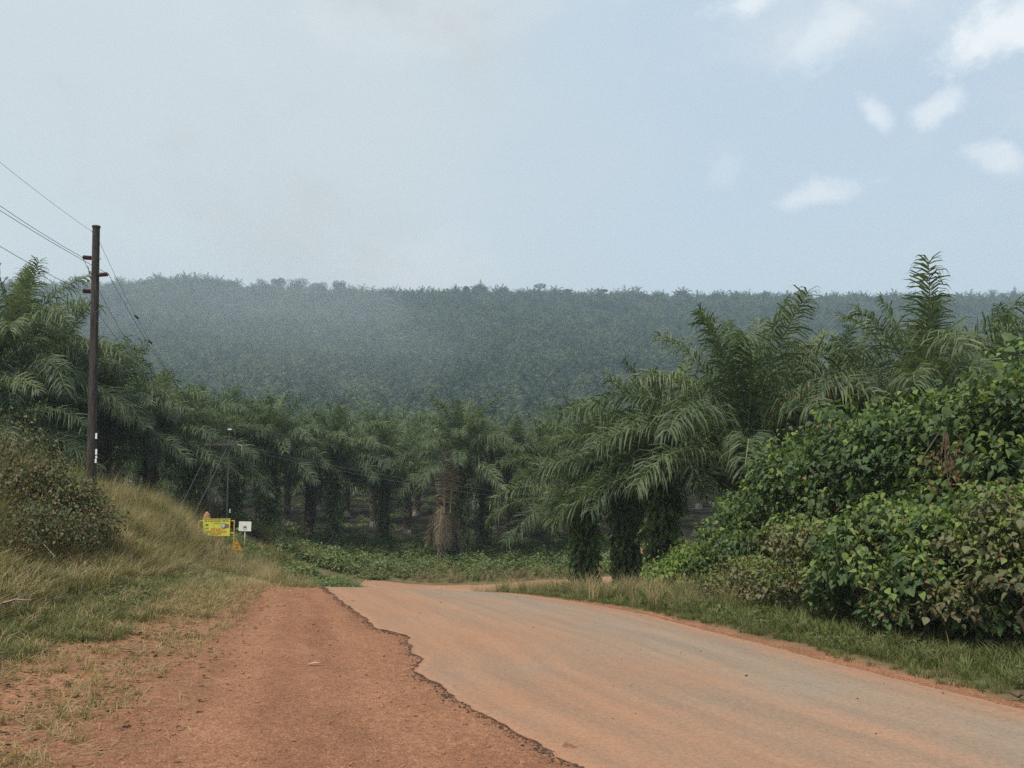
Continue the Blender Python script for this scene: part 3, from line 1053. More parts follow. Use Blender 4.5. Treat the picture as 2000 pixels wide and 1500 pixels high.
def oil_palm(u, Y, crown_v, label, group, nfr=34, vine=False, yaw=None, z=None, lean=(0, 0), dying=0, dead=False, tilt_scale=1.0, x=None, oldest=1.0):
    """a near palm built frond by frond; its crown's heart at pixel row crown_v"""
    c = P(u, crown_v, Y)
    X = c.x if x is None else x
    g0 = gz(X, Y)
    h = max(2.2, c.z - g0)
    yaw = random.uniform(0, 6.28) if yaw is None else yaw
    t = thing('oil_palm', label, 'palm tree', (X, Y, g0 - 0.05), (lean[0], lean[1], 0), group)
    k = int(np.argmin([abs(h - q) for q in TRUNK_H]))
    tr = link('trunk', TRUNKS[k], t, (0, 0, 0), (0, 0, yaw), (1.05, 1.05, h / TRUNK_H[k]))
    if vine:
        link('vine', VINES[k], tr, (0, 0, 0), (0, 0, random.uniform(0, 6)), (1, 1, 1), 'stuff')
    for i in range(nfr):
        tt_ = (i + 0.5) / nfr
        if dead:
            me = DEAD_FRONDS[i % 3][i % 2]
        else:
            ki = min(len(FRONDS) - 1, int(tt_ ** 0.95 * oldest * len(FRONDS)))
            me = FRONDS[ki][i % 2]
            if dying and i in (nfr - 3, nfr - 9)[:dying]:
                me = DYING_FRONDS[i % 2][0]
        s = random.uniform(0.9, 1.06) * tilt_scale * (0.66 if dead else 1)
        link('frond', me, t, (0, 0, h - 0.1 - 0.3 * tt_), (random.gauss(0, 0.06), random.gauss(0, 0.06), yaw + i * 2.39996 + random.gauss(0, 0.12)), (s, s, s))
    GROVE.append((X, Y))
    return t, h


# right-hand group by the bend
GR = 'oil palms on the right below the road bend'
oil_palm(1140, 34.0, 972, 'low oil palm whose dark trunk is leftmost of the three before the side road', GR, 26, yaw=0.4, vine=True, tilt_scale=0.86, oldest=1.0)
oil_palm(1222, 33.0, 955, 'oil palm with ivy-dark trunk, middle of the three before the side road', GR, 28, yaw=1.7, vine=True, tilt_scale=0.8, oldest=0.86)
oil_palm(1293, 30.0, 935, 'oil palm with the thickest dark trunk, beside the green thicket edge', GR, 30, yaw=2.2, vine=True, tilt_scale=1.08, oldest=0.9)
r4, r4h = oil_palm(1452, 26.5, 905, 'large oil palm with broad arching fronds rising left of the leafy thicket', GR, 36, yaw=0.9, tilt_scale=1.24)
oil_palm(1795, 26.0, 858, 'tallest oil palm with upright spear fronds above the thicket, against the sky', GR, 34, yaw=0.3, tilt_scale=1.22)
oil_palm(1640, 31.0, 850, 'oil palm with a browned drooping frond, between the two big palms above the thicket', GR, 32, yaw=4.0, dying=2)
oil_palm(1975, 30.0, 815, 'oil palm mostly hidden behind the high end of the thicket', GR, 30, yaw=5.1)
oil_palm(1580, 36.0, 880, 'oil palm crown in the gap behind the large arching palm', GR, 28, yaw=1.1)
for q_ in ((0.05, 1.22), (0.2, 1.12)):
    link('frond', DYING_FRONDS[0][0], r4, (0.2, -0.5, r4h + 0.5), (0, 0, q_[0]), (q_[1], q_[1], q_[1]))

# front row across the junction
GC = 'oil palms in the front row beyond the junction'
oil_palm(606, 60, 921, 'slim bare-trunked oil palm left of the leafy-trunked one in the front row', GC, 33, tilt_scale=1.08, oldest=0.95)
oil_palm(655, 56.5, 911, 'oil palm with bright creeper leaves round its trunk and pale root base', GC, 33, tilt_scale=1.08, oldest=0.95, vine=True, yaw=1.0)
oil_palm(752, 60, 926, 'oil palm with creeper on its trunk, next right of the bright leafy trunk', GC, 33, tilt_scale=1.08, oldest=0.95, vine=True)
dp, dh = oil_palm(866, 55.5, 962, 'dead oil palm shrouded in hanging brown fronds, one standing upright', GC, 18, dead=True, vine=False)
link('frond', STAND_DEAD, dp, (0.1, -0.55, dh - 1.3), (0, 0, 1.6), (1, 1, 1))
link('frond', STAND_DEAD, dp, (0.5, -0.4, dh - 1.3), (0.03, 0.04, 1.3), (0.95, 0.95, 0.95))
oil_palm(899, 56.5, 901, 'green oil palm with leafy trunk standing tight beside the dead brown palm', GC, 33, tilt_scale=1.08, oldest=0.95, vine=True, yaw=2.4)
oil_palm(945, 60, 931, 'shaded oil palm next right of the dead brown palm', GC, 33, tilt_scale=1.08, oldest=0.95, vine=True)
oil_palm(1000, 58, 936, 'oil palm in the front row midway between the dead palm and the right bend group', GC, 33, tilt_scale=1.08, oldest=0.95)
oil_palm(1065, 58, 931, 'oil palm in the front row just left of the three dark trunks', GC, 33, tilt_scale=1.08, oldest=0.95)
oil_palm(1120, 62, 906, 'oil palm in the front row seen above the three dark trunks', GC, 33, tilt_scale=1.08, oldest=0.95)

# left grove, climbing the bank behind the power pole
GL = 'oil palms of the left grove'
oil_palm(532, 53, 885, 'tall oil palm with fern-clad trunk at the right end of the left grove', GL, 35, vine=True, yaw=0.2)
oil_palm(458, 52.5, 890, 'oil palm behind the two-pole power structure', GL, 35, vine=True)
oil_palm(372, 48, 880, 'oil palm at the bank edge left of the two-pole power structure', GL, 35, vine=True)
oil_palm(296, 43.5, 868, 'oil palm midway between the tall pole and the two-pole structure', GL, 35)
oil_palm(205, 40.5, 840, 'oil palm directly behind the tall dark power pole', GL, 35)
oil_palm(112, 38.5, 765, 'oil palm left of the tall power pole with fronds reaching over it', GL, 35, yaw=0.5)
oil_palm(15, 34.5, 722, 'highest left oil palm, cut by the picture edge above the shrubby bank', GL, 36, yaw=1.3, tilt_scale=1.12)
oil_palm(-60, 31.5, 880, 'oil palm low at the left picture edge behind the shrubby bank', GL, 35)

# the plantation lattice, from the front row to the ridge
lat_pts = []
SP = 8.6
for iy in range(0, 95):
    Y0 = 40 + iy * SP * 0.866
    for ix in range(-62, 63):
        X0 = (ix + 0.5 * (iy % 2)) * SP
        X_, Y_ = X0 + random.gauss(0, 0.75), Y0 + random.gauss(0, 0.75)
        if abs(X_) > 0.70 * Y_ + 14 or Y_ > 690:
            continue
        lat_pts.append((X_, Y_))
lat_pts = np.array(lat_pts)


def plantable(x, y):
    if y < 64:
        left = x < np.interp(y, [38, 50, 60, 64], [-19.5, -19, -17, -14])
        right = x > 14 and y < 42
        back = y > 61.5 and y > side_c(x) + 8
        if not (left or right or back):
            return False
    return all((x - a) ** 2 + (y - b) ** 2 > 5.6 ** 2 for a, b in GROVE if abs(y - b) < 7)


lat_pts = np.array([p for p in lat_pts if plantable(*p)])
lz = ground(lat_pts[:, 0], lat_pts[:, 1])
inframe = np.abs(lat_pts[:, 0]) < 0.66 * lat_pts[:, 1] + 5
order = np.argsort(lat_pts[:, 1])
single = [i for i in order if inframe[i]][:265]
single_set = set(single)
fill = {'left': ('oil palm deep in the left grove, its crown overlapped by its neighbours', 'oil palms deep in the left grove'),
        'mid': ('oil palm in the ranks behind the front row', 'oil palms just behind the front row'),
        'low': ('oil palm on the green lower hill slope', 'oil palms on the lower slope')}
for i in single:
    x, y = lat_pts[i]
    key = 'left' if (x < -0.22 * y and y < 75) else ('mid' if y < 85 else 'low')
    where = ('above the left grove', 'left of the dead brown palm', 'right of the dead brown palm', 'beside the right palm group')[int(np.digitize(1000 + FPX * x / y, [540, 870, 1230]))]
    lab = fill[key][0] if key == 'left' else fill[key][0] + ', ' + where
    grp = fill[key][1] if key == 'left' else fill[key][1] + ', ' + where
    t = thing('oil_palm', lab, 'palm tree', (x, y, lz[i] - 0.05), (random.gauss(0, 0.03), random.gauss(0, 0.03), random.uniform(0, 6.28)), grp)
    k = random.choice((1, 2)) if y < 70 else random.choice((0, 1, 2))
    s = random.uniform(0.92, 1.1)
    link('trunk', TRUNKS[k], t, (0, 0, 0), (0, 0, 0), (1, 1, s))
    cs = random.uniform(0.9, 1.08)
    link('crown', MID_CROWNS[random.randrange(5)], t, (0, 0, TRUNK_H[k] * s - 0.1), (0, 0, 0), (cs, cs, cs * random.uniform(0.92, 1.08)))
rest = np.array([i for i in range(len(lat_pts)) if i not in single_set])
rp_ = lat_pts[rest]
rsc = rng.uniform(0.78, 1.2, len(rest)) * np.where((rp_[:, 1] > 590) & (rng.random(len(rest)) < 0.35), 1.6, 1.0)
scatter('far_palm_plantation', np.stack([rp_[:, 0], rp_[:, 1], lz[rest] + rng.uniform(1.2, 5.6, len(rest))], 1), FAR_CROWNS,
        sc=np.stack([rsc, rsc, rsc * rng.uniform(0.85, 1.15, len(rest))], 1), tilt=0.05,
        label='mass of small oil palm crowns covering the hazy hill up to the ridge', cat='palm plantation')
print('palms', len(single), len(rest))

# ------------------------------------------------------------------ broadleaf trees on the ridge
RIDGE_M = leaf_mat('ridge_tree_leaf', [(0.03, 0.055, 0.025), (0.05, 0.085, 0.035)], 0.15, 0.6, 0.2, 0.1)
BARK_M = noise_mat('tree_bark', [(0.06, 0.05, 0.04), (0.13, 0.11, 0.09)], 8, 5, 0.95)


def ridge_tree(u, v_top, w_px, label, flat=False, seed=0, Y=652.0):
    g = np.random.default_rng(seed)
    top = P(u, v_top, Y)
    base = gz(top.x, Y)
    H = max(9.0, top.z - base)
    W = w_px / FPX * Y
    t = thing('ridge_tree', label, 'tree', (top.x, Y, base - 0.3), (0, 0, g.uniform(0, 6)), 'broadleaf trees on the ridge')
    mb = MB()
    mb.tube([(0, 0, 0), (0.1, 0, H * 0.3), (0, 0.1, H * 0.55)], [0.5, 0.36, 0.24], 7)
    cb = MB()
    nl = 9 if flat else 15
    for i in range(nl):
        a = i * 2.4 + g.normal(0, 0.2)
        rr = W * 0.5 * (0.35 + 0.5 * g.random()) * ((1.25, 0.9, 0.45)[i % 3] if flat else 1)
        zc = 4.5 + (H - 0.6 - 4.5) * (i % 3) / 2.0 if flat else max(4.0, H - W * 0.22) - (max(4.0, H - W * 0.22) - 4.0) * g.random() ** 1.5
        c = np.array([math.cos(a) * rr * (1.1 if flat else 0.8), math.sin(a) * rr * 0.8, zc])
        mb.tube([(0, 0, H * 0.45), tuple(c * 0.5 + np.array([0, 0, H * 0.32])), tuple(c)], [0.2, 0.12, 0.05], 5)
        n = 170
        d = g.normal(0, 1, (n, 3))
        d /= np.linalg.norm(d, axis=1)[:, None]
        rad = W * 0.27 * (0.6 + 0.4 * g.random(n))
        sc_ = np.array([1, 1, 0.34 if flat else 0.8])
        pos = c + d * rad[:, None] * sc_
        add_leaves(cb, pos, g.uniform(0, 6.28, n), g.uniform(-0.6, 0.9, n), g.normal(0, 0.6, n), g.uniform(0.5, 1.15, n), SIMPLE_LEAF)
    link('trunk', mb.mesh('trunk', BARK_M), t)
    link('crown', cb.mesh('crown', RIDGE_M), t)


for k, a in enumerate(((515, 543, 30, 'round-crowned ridge tree, first left of a close row of five', False), (544, 542, 26, 'narrow ridge tree with sky gaps, second of the close row of five', False),
                       (581, 541, 44, 'broadest round tree on the ridge, third of the close row of five', False), (624, 549, 36, 'low ridge tree fourth in the close row of five', False),
                       (663, 547, 28, 'open-crowned round ridge tree at the right end of the row of five', False), (911, 558, 14, 'tiny bushy ridge tree left of the twin-crowned one', False),
                       (938, 554, 30, 'small twin-crowned ridge tree near the middle of the ridge', False), (981, 561, 30, 'low dome-shaped ridge tree right of the twin-crowned one', False),
                       (1050, 556, 48, 'flat-layered ridge tree with the widest crown near the centre', True), (1105, 565, 34, 'thin flat-topped ridge tree right of the layered one', True),
                       (1178, 566, 26, 'smallest flat-topped ridge tree, furthest right of its kind', True), (1495, 569, 24, 'dark rounded ridge tree beside a palm silhouette', False),
                       (1567, 565, 34, 'dark dome-crowned ridge tree above the right bend palms', False), (1398, 572, 20, 'low bush-like tree on the right half of the ridge', False),
                       (154, 541, 26, 'faint flat-topped tree far left on the ridge beside the power pole', True))):
    ridge_tree(*a[:4], flat=a[4], seed=k + 3)

# ------------------------------------------------------------------ thicket on the right, shrubs on the left bank
BROAD_M = leaf_mat('broad_shrub_leaf', [(0.036, 0.062, 0.028), (0.056, 0.095, 0.037), (0.085, 0.128, 0.046), (0.15, 0.19, 0.062)], 0.3, 0.6, 0.25, 0.9)
FRESH_M = leaf_mat('fresh_shrub_leaf', [(0.10, 0.155, 0.042), (0.155, 0.22, 0.056), (0.25, 0.295, 0.085)], 0.38, 0.55, 0.25, 0.9)
DULL_M = leaf_mat('dull_shrub_leaf', [(0.05, 0.058, 0.03), (0.085, 0.096, 0.044), (0.135, 0.135, 0.063), (0.175, 0.14, 0.082)], 0.22, 0.6, 0.25, 1.4)
BROWN_M = leaf_mat('withered_leaf', [(0.09, 0.055, 0.03), (0.16, 0.095, 0.05), (0.22, 0.14, 0.08)], 0.15, 0.8, 0.1, 1.4)
TWIG_M = noise_mat('shrub_twig', [(0.05, 0.038, 0.026), (0.14, 0.105, 0.07)], 6, 4, 0.9)
LEAF_BIG = [leaf_shape(1.0, w, f, d) for w, f, d in ((0.36, 0.25, 0.3), (0.27, 0.45, 0.5), (0.42, 0.15, 0.15))]


def leaf_part_mesh(shape, m, name):
    mb = MB()
    mb.add(shape[0], shape[1])
    return mb.mesh(name, m)


LEAF_PARTS = {m.name: [leaf_part_mesh(s, m, 'leaf') for s in LEAF_BIG] for m in (BROAD_M, FRESH_M, DULL_M)}


def shrub(label, x, y, top, rx, ry, group, leaf=0.2, n=1500, nparts=60, mat_=None, mat2=None, seed=0, low=0.15, stems=9, name='shrub', brown=0.08, lobes=9):
    """a shrub: stems from one root, leaves through and over a lumpy volume; the foremost leaves are parts of their own"""
    leaf *= 0.58
    n = int(n * 2.6)
    mat_ = mat_ or BROAD_M
    mat2 = mat2 or FRESH_M
    g = np.random.default_rng(seed)
    z0 = gz(x, y)
    H = top - z0
    t = thing(name, label, 'shrub', (x, y, z0), (0, 0, 0), group)
    # lumps of foliage
    L = []
    for i in range(lobes):
        a = i * 2.4 + g.normal(0, 0.4)
        q = math.sqrt((i + 0.5) / lobes)
        hh = H * (0.80 - 0.42 * q * q + g.normal(0, 0.05 if brown < 0.5 else 0.13))
        L.append((math.cos(a) * rx * q * 0.75, math.sin(a) * ry * q * 0.75, hh, g.uniform(0.30, 0.46) * min(rx, ry) + 0.12 * H * 0.5))
    L.append((0, 0, H * 0.8, 0.22 * H))
    for i in range(lobes):
        a = i * 2.1 + 0.7
        L.append((math.cos(a) * rx * 0.8, math.sin(a) * ry * 0.8, H * (low + 0.22 * g.random()), g.uniform(0.35, 0.5) * min(rx, ry)))
    L = np.array(L)
    w = L[:, 3] ** 2
    pick = g.choice(len(L), n, p=w / w.sum())
    d = g.normal(0, 1, (n, 3))
    d[:, 2] = np.abs(d[:, 2]) * 0.9 - 0.25
    d /= np.linalg.norm(d, axis=1)[:, None]
    rad = L[pick, 3] * (0.4 + 0.75 * g.random(n) ** 0.7)
    pos = L[pick, :3] + d * rad[:, None] * np.array([1, 1, 0.9])
    pos[:, 2] = np.maximum(pos[:, 2], 0.06 + 0.12 * g.random(n))
    out = pos[:, :2] / np.array([rx, ry])
    yaw = np.arctan2(d[:, 1], d[:, 0]) + g.normal(0, 0.7, n)
    pitch = R(1) * np.clip(g.normal(28, 26, n), -35, 85)
    roll = g.normal(0, 0.45, n)
    size = leaf * np.minimum(1.55, np.exp(g.normal(0, 0.34, n)))
    # upright leafy shoots break the outline
    ns = n // 7
    si = g.integers(0, max(8, n // 60), ns)
    sx_ = g.normal(0, 0.5, (si.max() + 1, 2)) * np.array([rx, ry])
    sq = g.random(ns)
    sh = g.uniform(0.75, 1.06, si.max() + 1) * (1 - 0.32 * np.minimum(1.2, np.hypot(sx_[:, 0] / rx, sx_[:, 1] / ry)) ** 2)
    pos[:ns, :2] = sx_[si] + g.normal(0, 0.05, (ns, 2))
    pos[:ns, 2] = H * sh[si] * (1 - 0.28 * sq)
    d[:ns, 2] = 0.6
    yaw[:ns] = g.uniform(0, 6.28, ns)
    # the young bright leaves sit at the tips on top
    tip = (d[:, 2] > 0.45) & (g.random(n) < 0.62) & (pos[:, 2] > H * 0.3)
    size[tip] *= 0.85
    br = g.random(n) < 0.6 * brown * (1.6 - pos[:, 2] / max(H, 0.1))
    # pieces: those that face the camera and lie outermost
    view = -np.array([x, y]) / math.hypot(x, y)
    front = (pos[:, 0] * view[0] + pos[:, 1] * view[1]) / max(rx, ry) + 0.25 * d[:, 2] + 0.7 * size / leaf
    front[br] = -9
    size[br] *= 0.62
    part = set(np.argsort(-front)[:nparts].tolist())
    keep = np.array([i not in part for i in range(n)])
    mb = MB()
    for slot, sel in ((0, keep & ~tip & ~br), (1, keep & tip & ~br), (2, keep & br)):
        ii = np.nonzero(sel)[0]
        for k in range(3):
            jj = ii[k::3]
            if len(jj):
                add_leaves(mb, pos[jj], yaw[jj], pitch[jj], roll[jj], size[jj], LEAF_BIG[k], slot)
    link('foliage', mb.mesh('foliage', [mat_, mat2, BROWN_M]), t, kind='stuff')
    for i in sorted(part):
        m_ = (mat2 if tip[i] else mat_).name
        s = size[i]
        o = link('leaf', LEAF_PARTS[m_][i % 3], t, pos[i], (0, 0, 0), (s, s, s))
        o.rotation_euler = (Matrix.Rotation(yaw[i], 3, 'Z') @ Matrix.Rotation(pitch[i], 3, 'Y') @ Matrix.Rotation(roll[i], 3, 'X')).to_euler()
    for i in range(stems):
        l = L[i % lobes]
        sm = MB()
        a = g.uniform(0, 6.28)
        p0 = Vector((0.25 * math.cos(a), 0.25 * math.sin(a), -0.15))
        p3 = Vector(l[:3])
        p1 = p0.lerp(p3, 0.4) + Vector((g.normal(0, 0.1), g.normal(0, 0.1), 0.25))
        p2 = p0.lerp(p3, 0.75) + Vector((g.normal(0, 0.1), g.normal(0, 0.1), 0.15))
        sm.tube([p0, p1, p2, p3], [0.03, 0.024, 0.016, 0.007], 5)
        for _ in range(4):
            q = p2.lerp(p3, g.random())
            sm.tube([q, q + Vector(g.normal(0, 0.3, 3)) + Vector((0, 0, 0.1))], [0.008, 0.003], 4, cap=False)
        link('stem', sm.mesh('stem', TWIG_M), t)
    return t


GT = 'shrubs of the roadside thicket'


def shrub_at(u, Y, v_top, rx, ry, label, **kw):
    p = P(u, v_top, Y)
    return shrub(label, p.x, Y, p.z, rx, ry, GT, **kw)


shrub_at(1350, 21.0, 1062, 1.0, 1.1, 'low bright green bush at the tip of the thicket beside the palm trunk', leaf=0.17, n=900, seed=1, mat_=FRESH_M)
shrub_at(1440, 20.0, 963, 1.0, 1.2, 'rounded green shrub second from the tip of the thicket, before the large palm', leaf=0.19, n=1300, seed=2)
shrub_at(1545, 18.5, 840, 1.15, 1.3, 'tall broad-leaved shrub with lime tips rising under the large palm', leaf=0.21, n=1800, seed=3, nparts=90)
shrub_at(1655, 17.5, 778, 1.2, 1.3, 'tall broad-leaved shrub below the browned palm frond', leaf=0.22, n=1900, seed=4, nparts=90)
shrub_at(1775, 16.0, 765, 1.2, 1.3, 'dense leafy shrub mounding up before the tallest palm', leaf=0.22, n=2100, seed=5, nparts=120)
dead_host = shrub_at(1885, 15.0, 745, 1.15, 1.3, 'leafy shrub with a rust-brown withered branch near the picture edge', leaf=0.22, n=2100, seed=6, nparts=120)
shrub_at(2010, 14.0, 668, 1.2, 1.4, 'highest shrub of the thicket, cut by the picture edge', leaf=0.23, n=2200, seed=7, nparts=120)
shrub_at(2140, 13.0, 700, 1.2, 1.4, 'shrub just outside the picture edge continuing the thicket', leaf=0.22, n=1200, seed=17, nparts=0)
shrub_at(1480, 16.7, 1085, 0.95, 0.9, 'low dull olive bush at the road-side foot of the thicket tip', leaf=0.11, n=2000, seed=8, mat_=DULL_M, brown=0.2, nparts=80)
shrub_at(1590, 14.9, 1010, 1.0, 0.9, 'tangled olive bush at the foot of the thicket with dry twigs', leaf=0.13, n=2200, seed=9, mat_=DULL_M, brown=0.2, nparts=100)
shrub_at(1715, 13.3, 965, 1.0, 0.95, 'dark drooping-leaved bush at the middle foot of the thicket', leaf=0.18, n=2000, seed=10, nparts=140, brown=0.15)
shrub_at(1840, 12.1, 985, 0.95, 0.9, 'dark bush with large drooping leaves at the foot, second from the picture edge', leaf=0.18, n=2000, seed=11, nparts=140, mat_=BROAD_M, brown=0.15)
shrub_at(1985, 11.1, 935, 1.0, 0.9, 'grey-green bush by the road at the picture edge', leaf=0.15, n=2200, seed=12, nparts=120, mat_=DULL_M, brown=0.12)
# the withered branch
wb = MB()
g = np.random.default_rng(4)
c = P(1850, 880, 13.6) - dead_host.location
wpos, wy = [], []
for k in range(7):
    a = g.normal(0, 0.16, 3)
    p1 = Vector(c) + Vector((a[0], a[1] * 0.5, -0.55 + a[2]))
    wb.tube([Vector(c) + Vector((a[0] * 0.3, 0, 0.3)), Vector(c) + Vector((a[0], 0, -0.1)), p1], [0.012, 0.009, 0.004], 4, 1)
    for q in range(16):
        wpos.append(np.array(Vector(c).lerp(p1, g.random())) + g.normal(0, 0.13, 3))
n_ = len(wpos)
add_leaves(wb, np.array(wpos), g.uniform(0, 6.28, n_), g.uniform(0.4, 1.5, n_), g.normal(0, 0.6, n_), g.uniform(0.05, 0.1, n_), LEAF_BIG[1], 0)
RUST_M = leaf_mat('rust_leaf', [(0.10, 0.062, 0.035), (0.17, 0.10, 0.055)], 0.15, 0.8, 0.1)
link('withered_branch', wb.mesh('withered_branch', [RUST_M, TWIG_M]), dead_host)

GLB = 'shrubs on the left bank'
for a in ((-10, 18.0, 835, 1.5, 1.1, 'weedy shrub with withered tops at the left picture edge on the bank', 0.10, 1900, 21),
          (85, 18.4, 895, 1.25, 1.1, 'dark tangle of creeper and dead stems on the left bank', 0.11, 2300, 22),
          (148, 18.6, 930, 0.8, 0.9, 'creeper-covered bush at the right end of the left bank shrubs', 0.12, 1700, 23),
          (70, 16.9, 985, 1.35, 0.8, 'low brown-leaved bush at the foot of the left bank shrubs', 0.09, 2000, 24)):
    p = P(a[0], a[2], a[1])
    shrub(a[5], p.x, a[1], p.z, a[3], a[4], GLB, leaf=a[6], n=a[7], nparts=50, mat_=DULL_M, mat2=BROAD_M, seed=a[8], brown=0.75)

# ------------------------------------------------------------------ grass and small plants
DRY_M = leaf_mat('dry_grass', [(0.18, 0.15, 0.08), (0.285, 0.225, 0.125), (0.385, 0.305, 0.175)], 0.3, 0.7, 0.15, 0.5)
OLIVE_M = leaf_mat('olive_grass', [(0.075, 0.08, 0.035), (0.13, 0.125, 0.055), (0.20, 0.17, 0.085)], 0.3, 0.65, 0.2, 0.4)
GREEN_M = leaf_mat('green_grass', [(0.06, 0.085, 0.026), (0.105, 0.135, 0.042), (0.17, 0.18, 0.07)], 0.35, 0.55, 0.25, 0.5)
GOLD_M = leaf_mat('straw_tuft', [(0.23, 0.165, 0.085), (0.31, 0.225, 0.118), (0.39, 0.29, 0.16)], 0.3, 0.7, 0.15, 0.9)
SHADE_M = leaf_mat('creeper_leaf', [(0.10, 0.135, 0.055), (0.145, 0.185, 0.075), (0.2, 0.235, 0.1)], 0.35, 0.55, 0.25, 0.4)


def tuft(seed, nb, h, spread, w, m, lean=0.35, curl=0.5):
    g = np.random.default_rng(seed)
    a = g.uniform(0, 6.28, nb)
    r0 = spread * np.sqrt(g.random(nb)) * 0.6
    hh = h * g.uniform(0.45, 1.1, nb)
    ln = lean * g.uniform(0.1, 1.4, nb)
    b = np.stack([np.cos(a) * r0, np.sin(a) * r0, np.zeros(nb) - 0.02], 1)
    az = a + g.normal(0, 0.8, nb)
    d = np.stack([np.cos(az), np.sin(az)], 1)
    s = np.stack([-np.sin(az), np.cos(az), np.zeros(nb)], 1) * w
    m1 = b + np.concatenate([d * (ln * hh * 0.35)[:, None], (hh * 0.55)[:, None]], 1)
    t_ = b + np.concatenate([d * (ln * hh * (0.9 + curl))[:, None], (hh * (1 - 0.25 * ln))[:, None]], 1)
    V = np.stack([b - s, b + s, m1 - s * 0.8, m1 + s * 0.8, t_], 1).reshape(-1, 3)
    k = np.arange(nb)[:, None] * 5
    mb = MB()
    mb.v.append(V)
    mb.f = np.concatenate([k, k + 1, k + 3, k + 2], 1).tolist() + np.concatenate([k + 2, k + 3, k + 4], 1).tolist()
    mb.m = [0] * len(mb.f)
    mb.n = len(V)
    return mb.mesh('tuft', m)


def samp(n, x0, x1, y0, y1, keep):
    x, y = rng.uniform(x0, x1, n), rng.uniform(y0, y1, n)
    k = keep(x, y)
    return x[k], y[k]


def lay(x, y, dz=0.0):
    off = sstep(np.abs(x - 0.5 * (xat(GE, y) + xat(RE, y))), 5.0, 7.0)
    z = ground(x, y) + fbm(x / 1.3, y / 1.3, 4) * 0.28 * off * (1 - sstep(np.hypot(x, y), 60, 100))
    return np.stack([x, y, z + dz], 1)


vis = lambda x, y: np.abs(x) < 0.68 * y + 1.5
off_side = lambda x, y: np.abs(y - side_c(x)) > 2.3 + 0.8 * vnoise(x * 0.9, y * 0.9)
off_road = lambda x, y: (x < xat(GE, y) - 0.3) | (x > xat(RE, y) + 0.3) | (y > 45)

# tall olive and dry grass on the left bank
TALL = [tuft(40 + k, 22, 0.95, 0.22, 0.0075, (OLIVE_M, DRY_M, OLIVE_M, DRY_M)[k], 0.4) for k in range(4)]
x, y = samp(30000, -32, -5, 6, 50, lambda x, y: vis(x, y) & (x < xat(VE, y) - 0.7 - 1.0 * vnoise(x * 0.4, y * 0.4)) & off_side(x, y) & (x > -0.62 * y - 3))
dryness = vnoise(x * 0.22 + 9, y * 0.22)
idx = np.where(rng.random(len(x)) < 0.15 + 0.62 * dryness, rng.choice([1, 3], len(x)), rng.choice([0, 2], len(x)))
hs = (0.15 + 1.2 * vnoise(x * 0.55, y * 0.55 + 4)) * rng.uniform(0.7, 1.25, len(x)) * (0.5 + 0.5 * sstep(xat(VE, y) - x, 0.8, 3.2))
uu = 1000 + FPX * x / y
hs = hs * (1 - 0.72 * sstep(uu, 365, 400) * (1 - sstep(uu, 470, 520)) * (1 - sstep(y, 36.5, 38)))
scatter('tall_bank_grass', lay(x, y), TALL, sc=np.stack([np.ones(len(x)), np.ones(len(x)), hs], 1) * 1.0, tilt=0.12, idx=idx,
        label='tall olive and straw-coloured grass covering the left bank', cat='grass')
# golden seed stalks
STALK = [tuft(60 + k, 9, 1.25, 0.2, 0.004, DRY_M, 0.3, 0.8) for k in range(3)]
x, y = samp(9000, -26, -6, 9, 46, lambda x, y: vis(x, y) & (x < xat(VE, y) - 2.2) & (vnoise(x * 0.3 + 3, y * 0.3) > 0.5) & off_side(x, y) & ((1000 + FPX * x / y < 375) | (y > 37)))
scatter('dry_seed_stalks', lay(x, y), STALK, sc=rng.uniform(0.6, 1.2, len(x)), tilt=0.15, label='thin dry seed stalks standing above the left bank grass', cat='grass')
# short green grass along the foot of the bank
SHORT = [tuft(70 + k, 22, 0.16, 0.14, 0.005, (GREEN_M, OLIVE_M, OLIVE_M, DRY_M)[k], 0.7) for k in range(4)]
x, y = samp(30000, -16, -4, 6, 34, lambda x, y: vis(x, y) & (x < xat(VE, y) + 0.55 * (vnoise(x * 1.1, y * 1.1) - 0.4) * 2) & (x > xat(VE, y) - 3.4))
scatter('short_green_grass', lay(x, y), SHORT, sc=rng.uniform(0.6, 1.5, len(x)), tilt=0.1, label='short green grass between the dirt verge and the tall bank grass', cat='grass')
# sparse straw tufts on the dirt verge
STRAW = [tuft(80 + k, 13, 0.2, 0.16, 0.0045, (GOLD_M, GOLD_M, OLIVE_M, DRY_M)[k], 0.9) for k in range(4)]
x, y = samp(5000, -8, -2.2, 5.5, 26, lambda x, y: (x > xat(VE, y) - 0.3) & (x < xat(GE, y) + 0.35) & (vnoise(x * 1.4 + 2, y * 1.4) > 0.52 - 0.018 * y + 0.12 * (1 - sstep(np.abs(x - xat(GE, y)), 0, 0.8)) * -1))
scatter('verge_straw_tufts', lay(x, y), STRAW, sc=rng.uniform(0.3, 1.0, len(x)), tilt=0.25, label='sparse straw and green tufts on the left dirt verge', cat='grass')
x, y = samp(3400, -7.4, -4.0, 14, 24, lambda x, y: (x > xat(VE, y) - 0.4) & (x < xat(GE, y) - 0.1))
scatter('golden_verge_grass', lay(x, y), [STRAW[0], STRAW[2], STRAW[3]], sc=rng.uniform(0.35, 1.3, len(x)), tilt=0.15, label='golden dry grass where the left verge meets the crest', cat='grass')
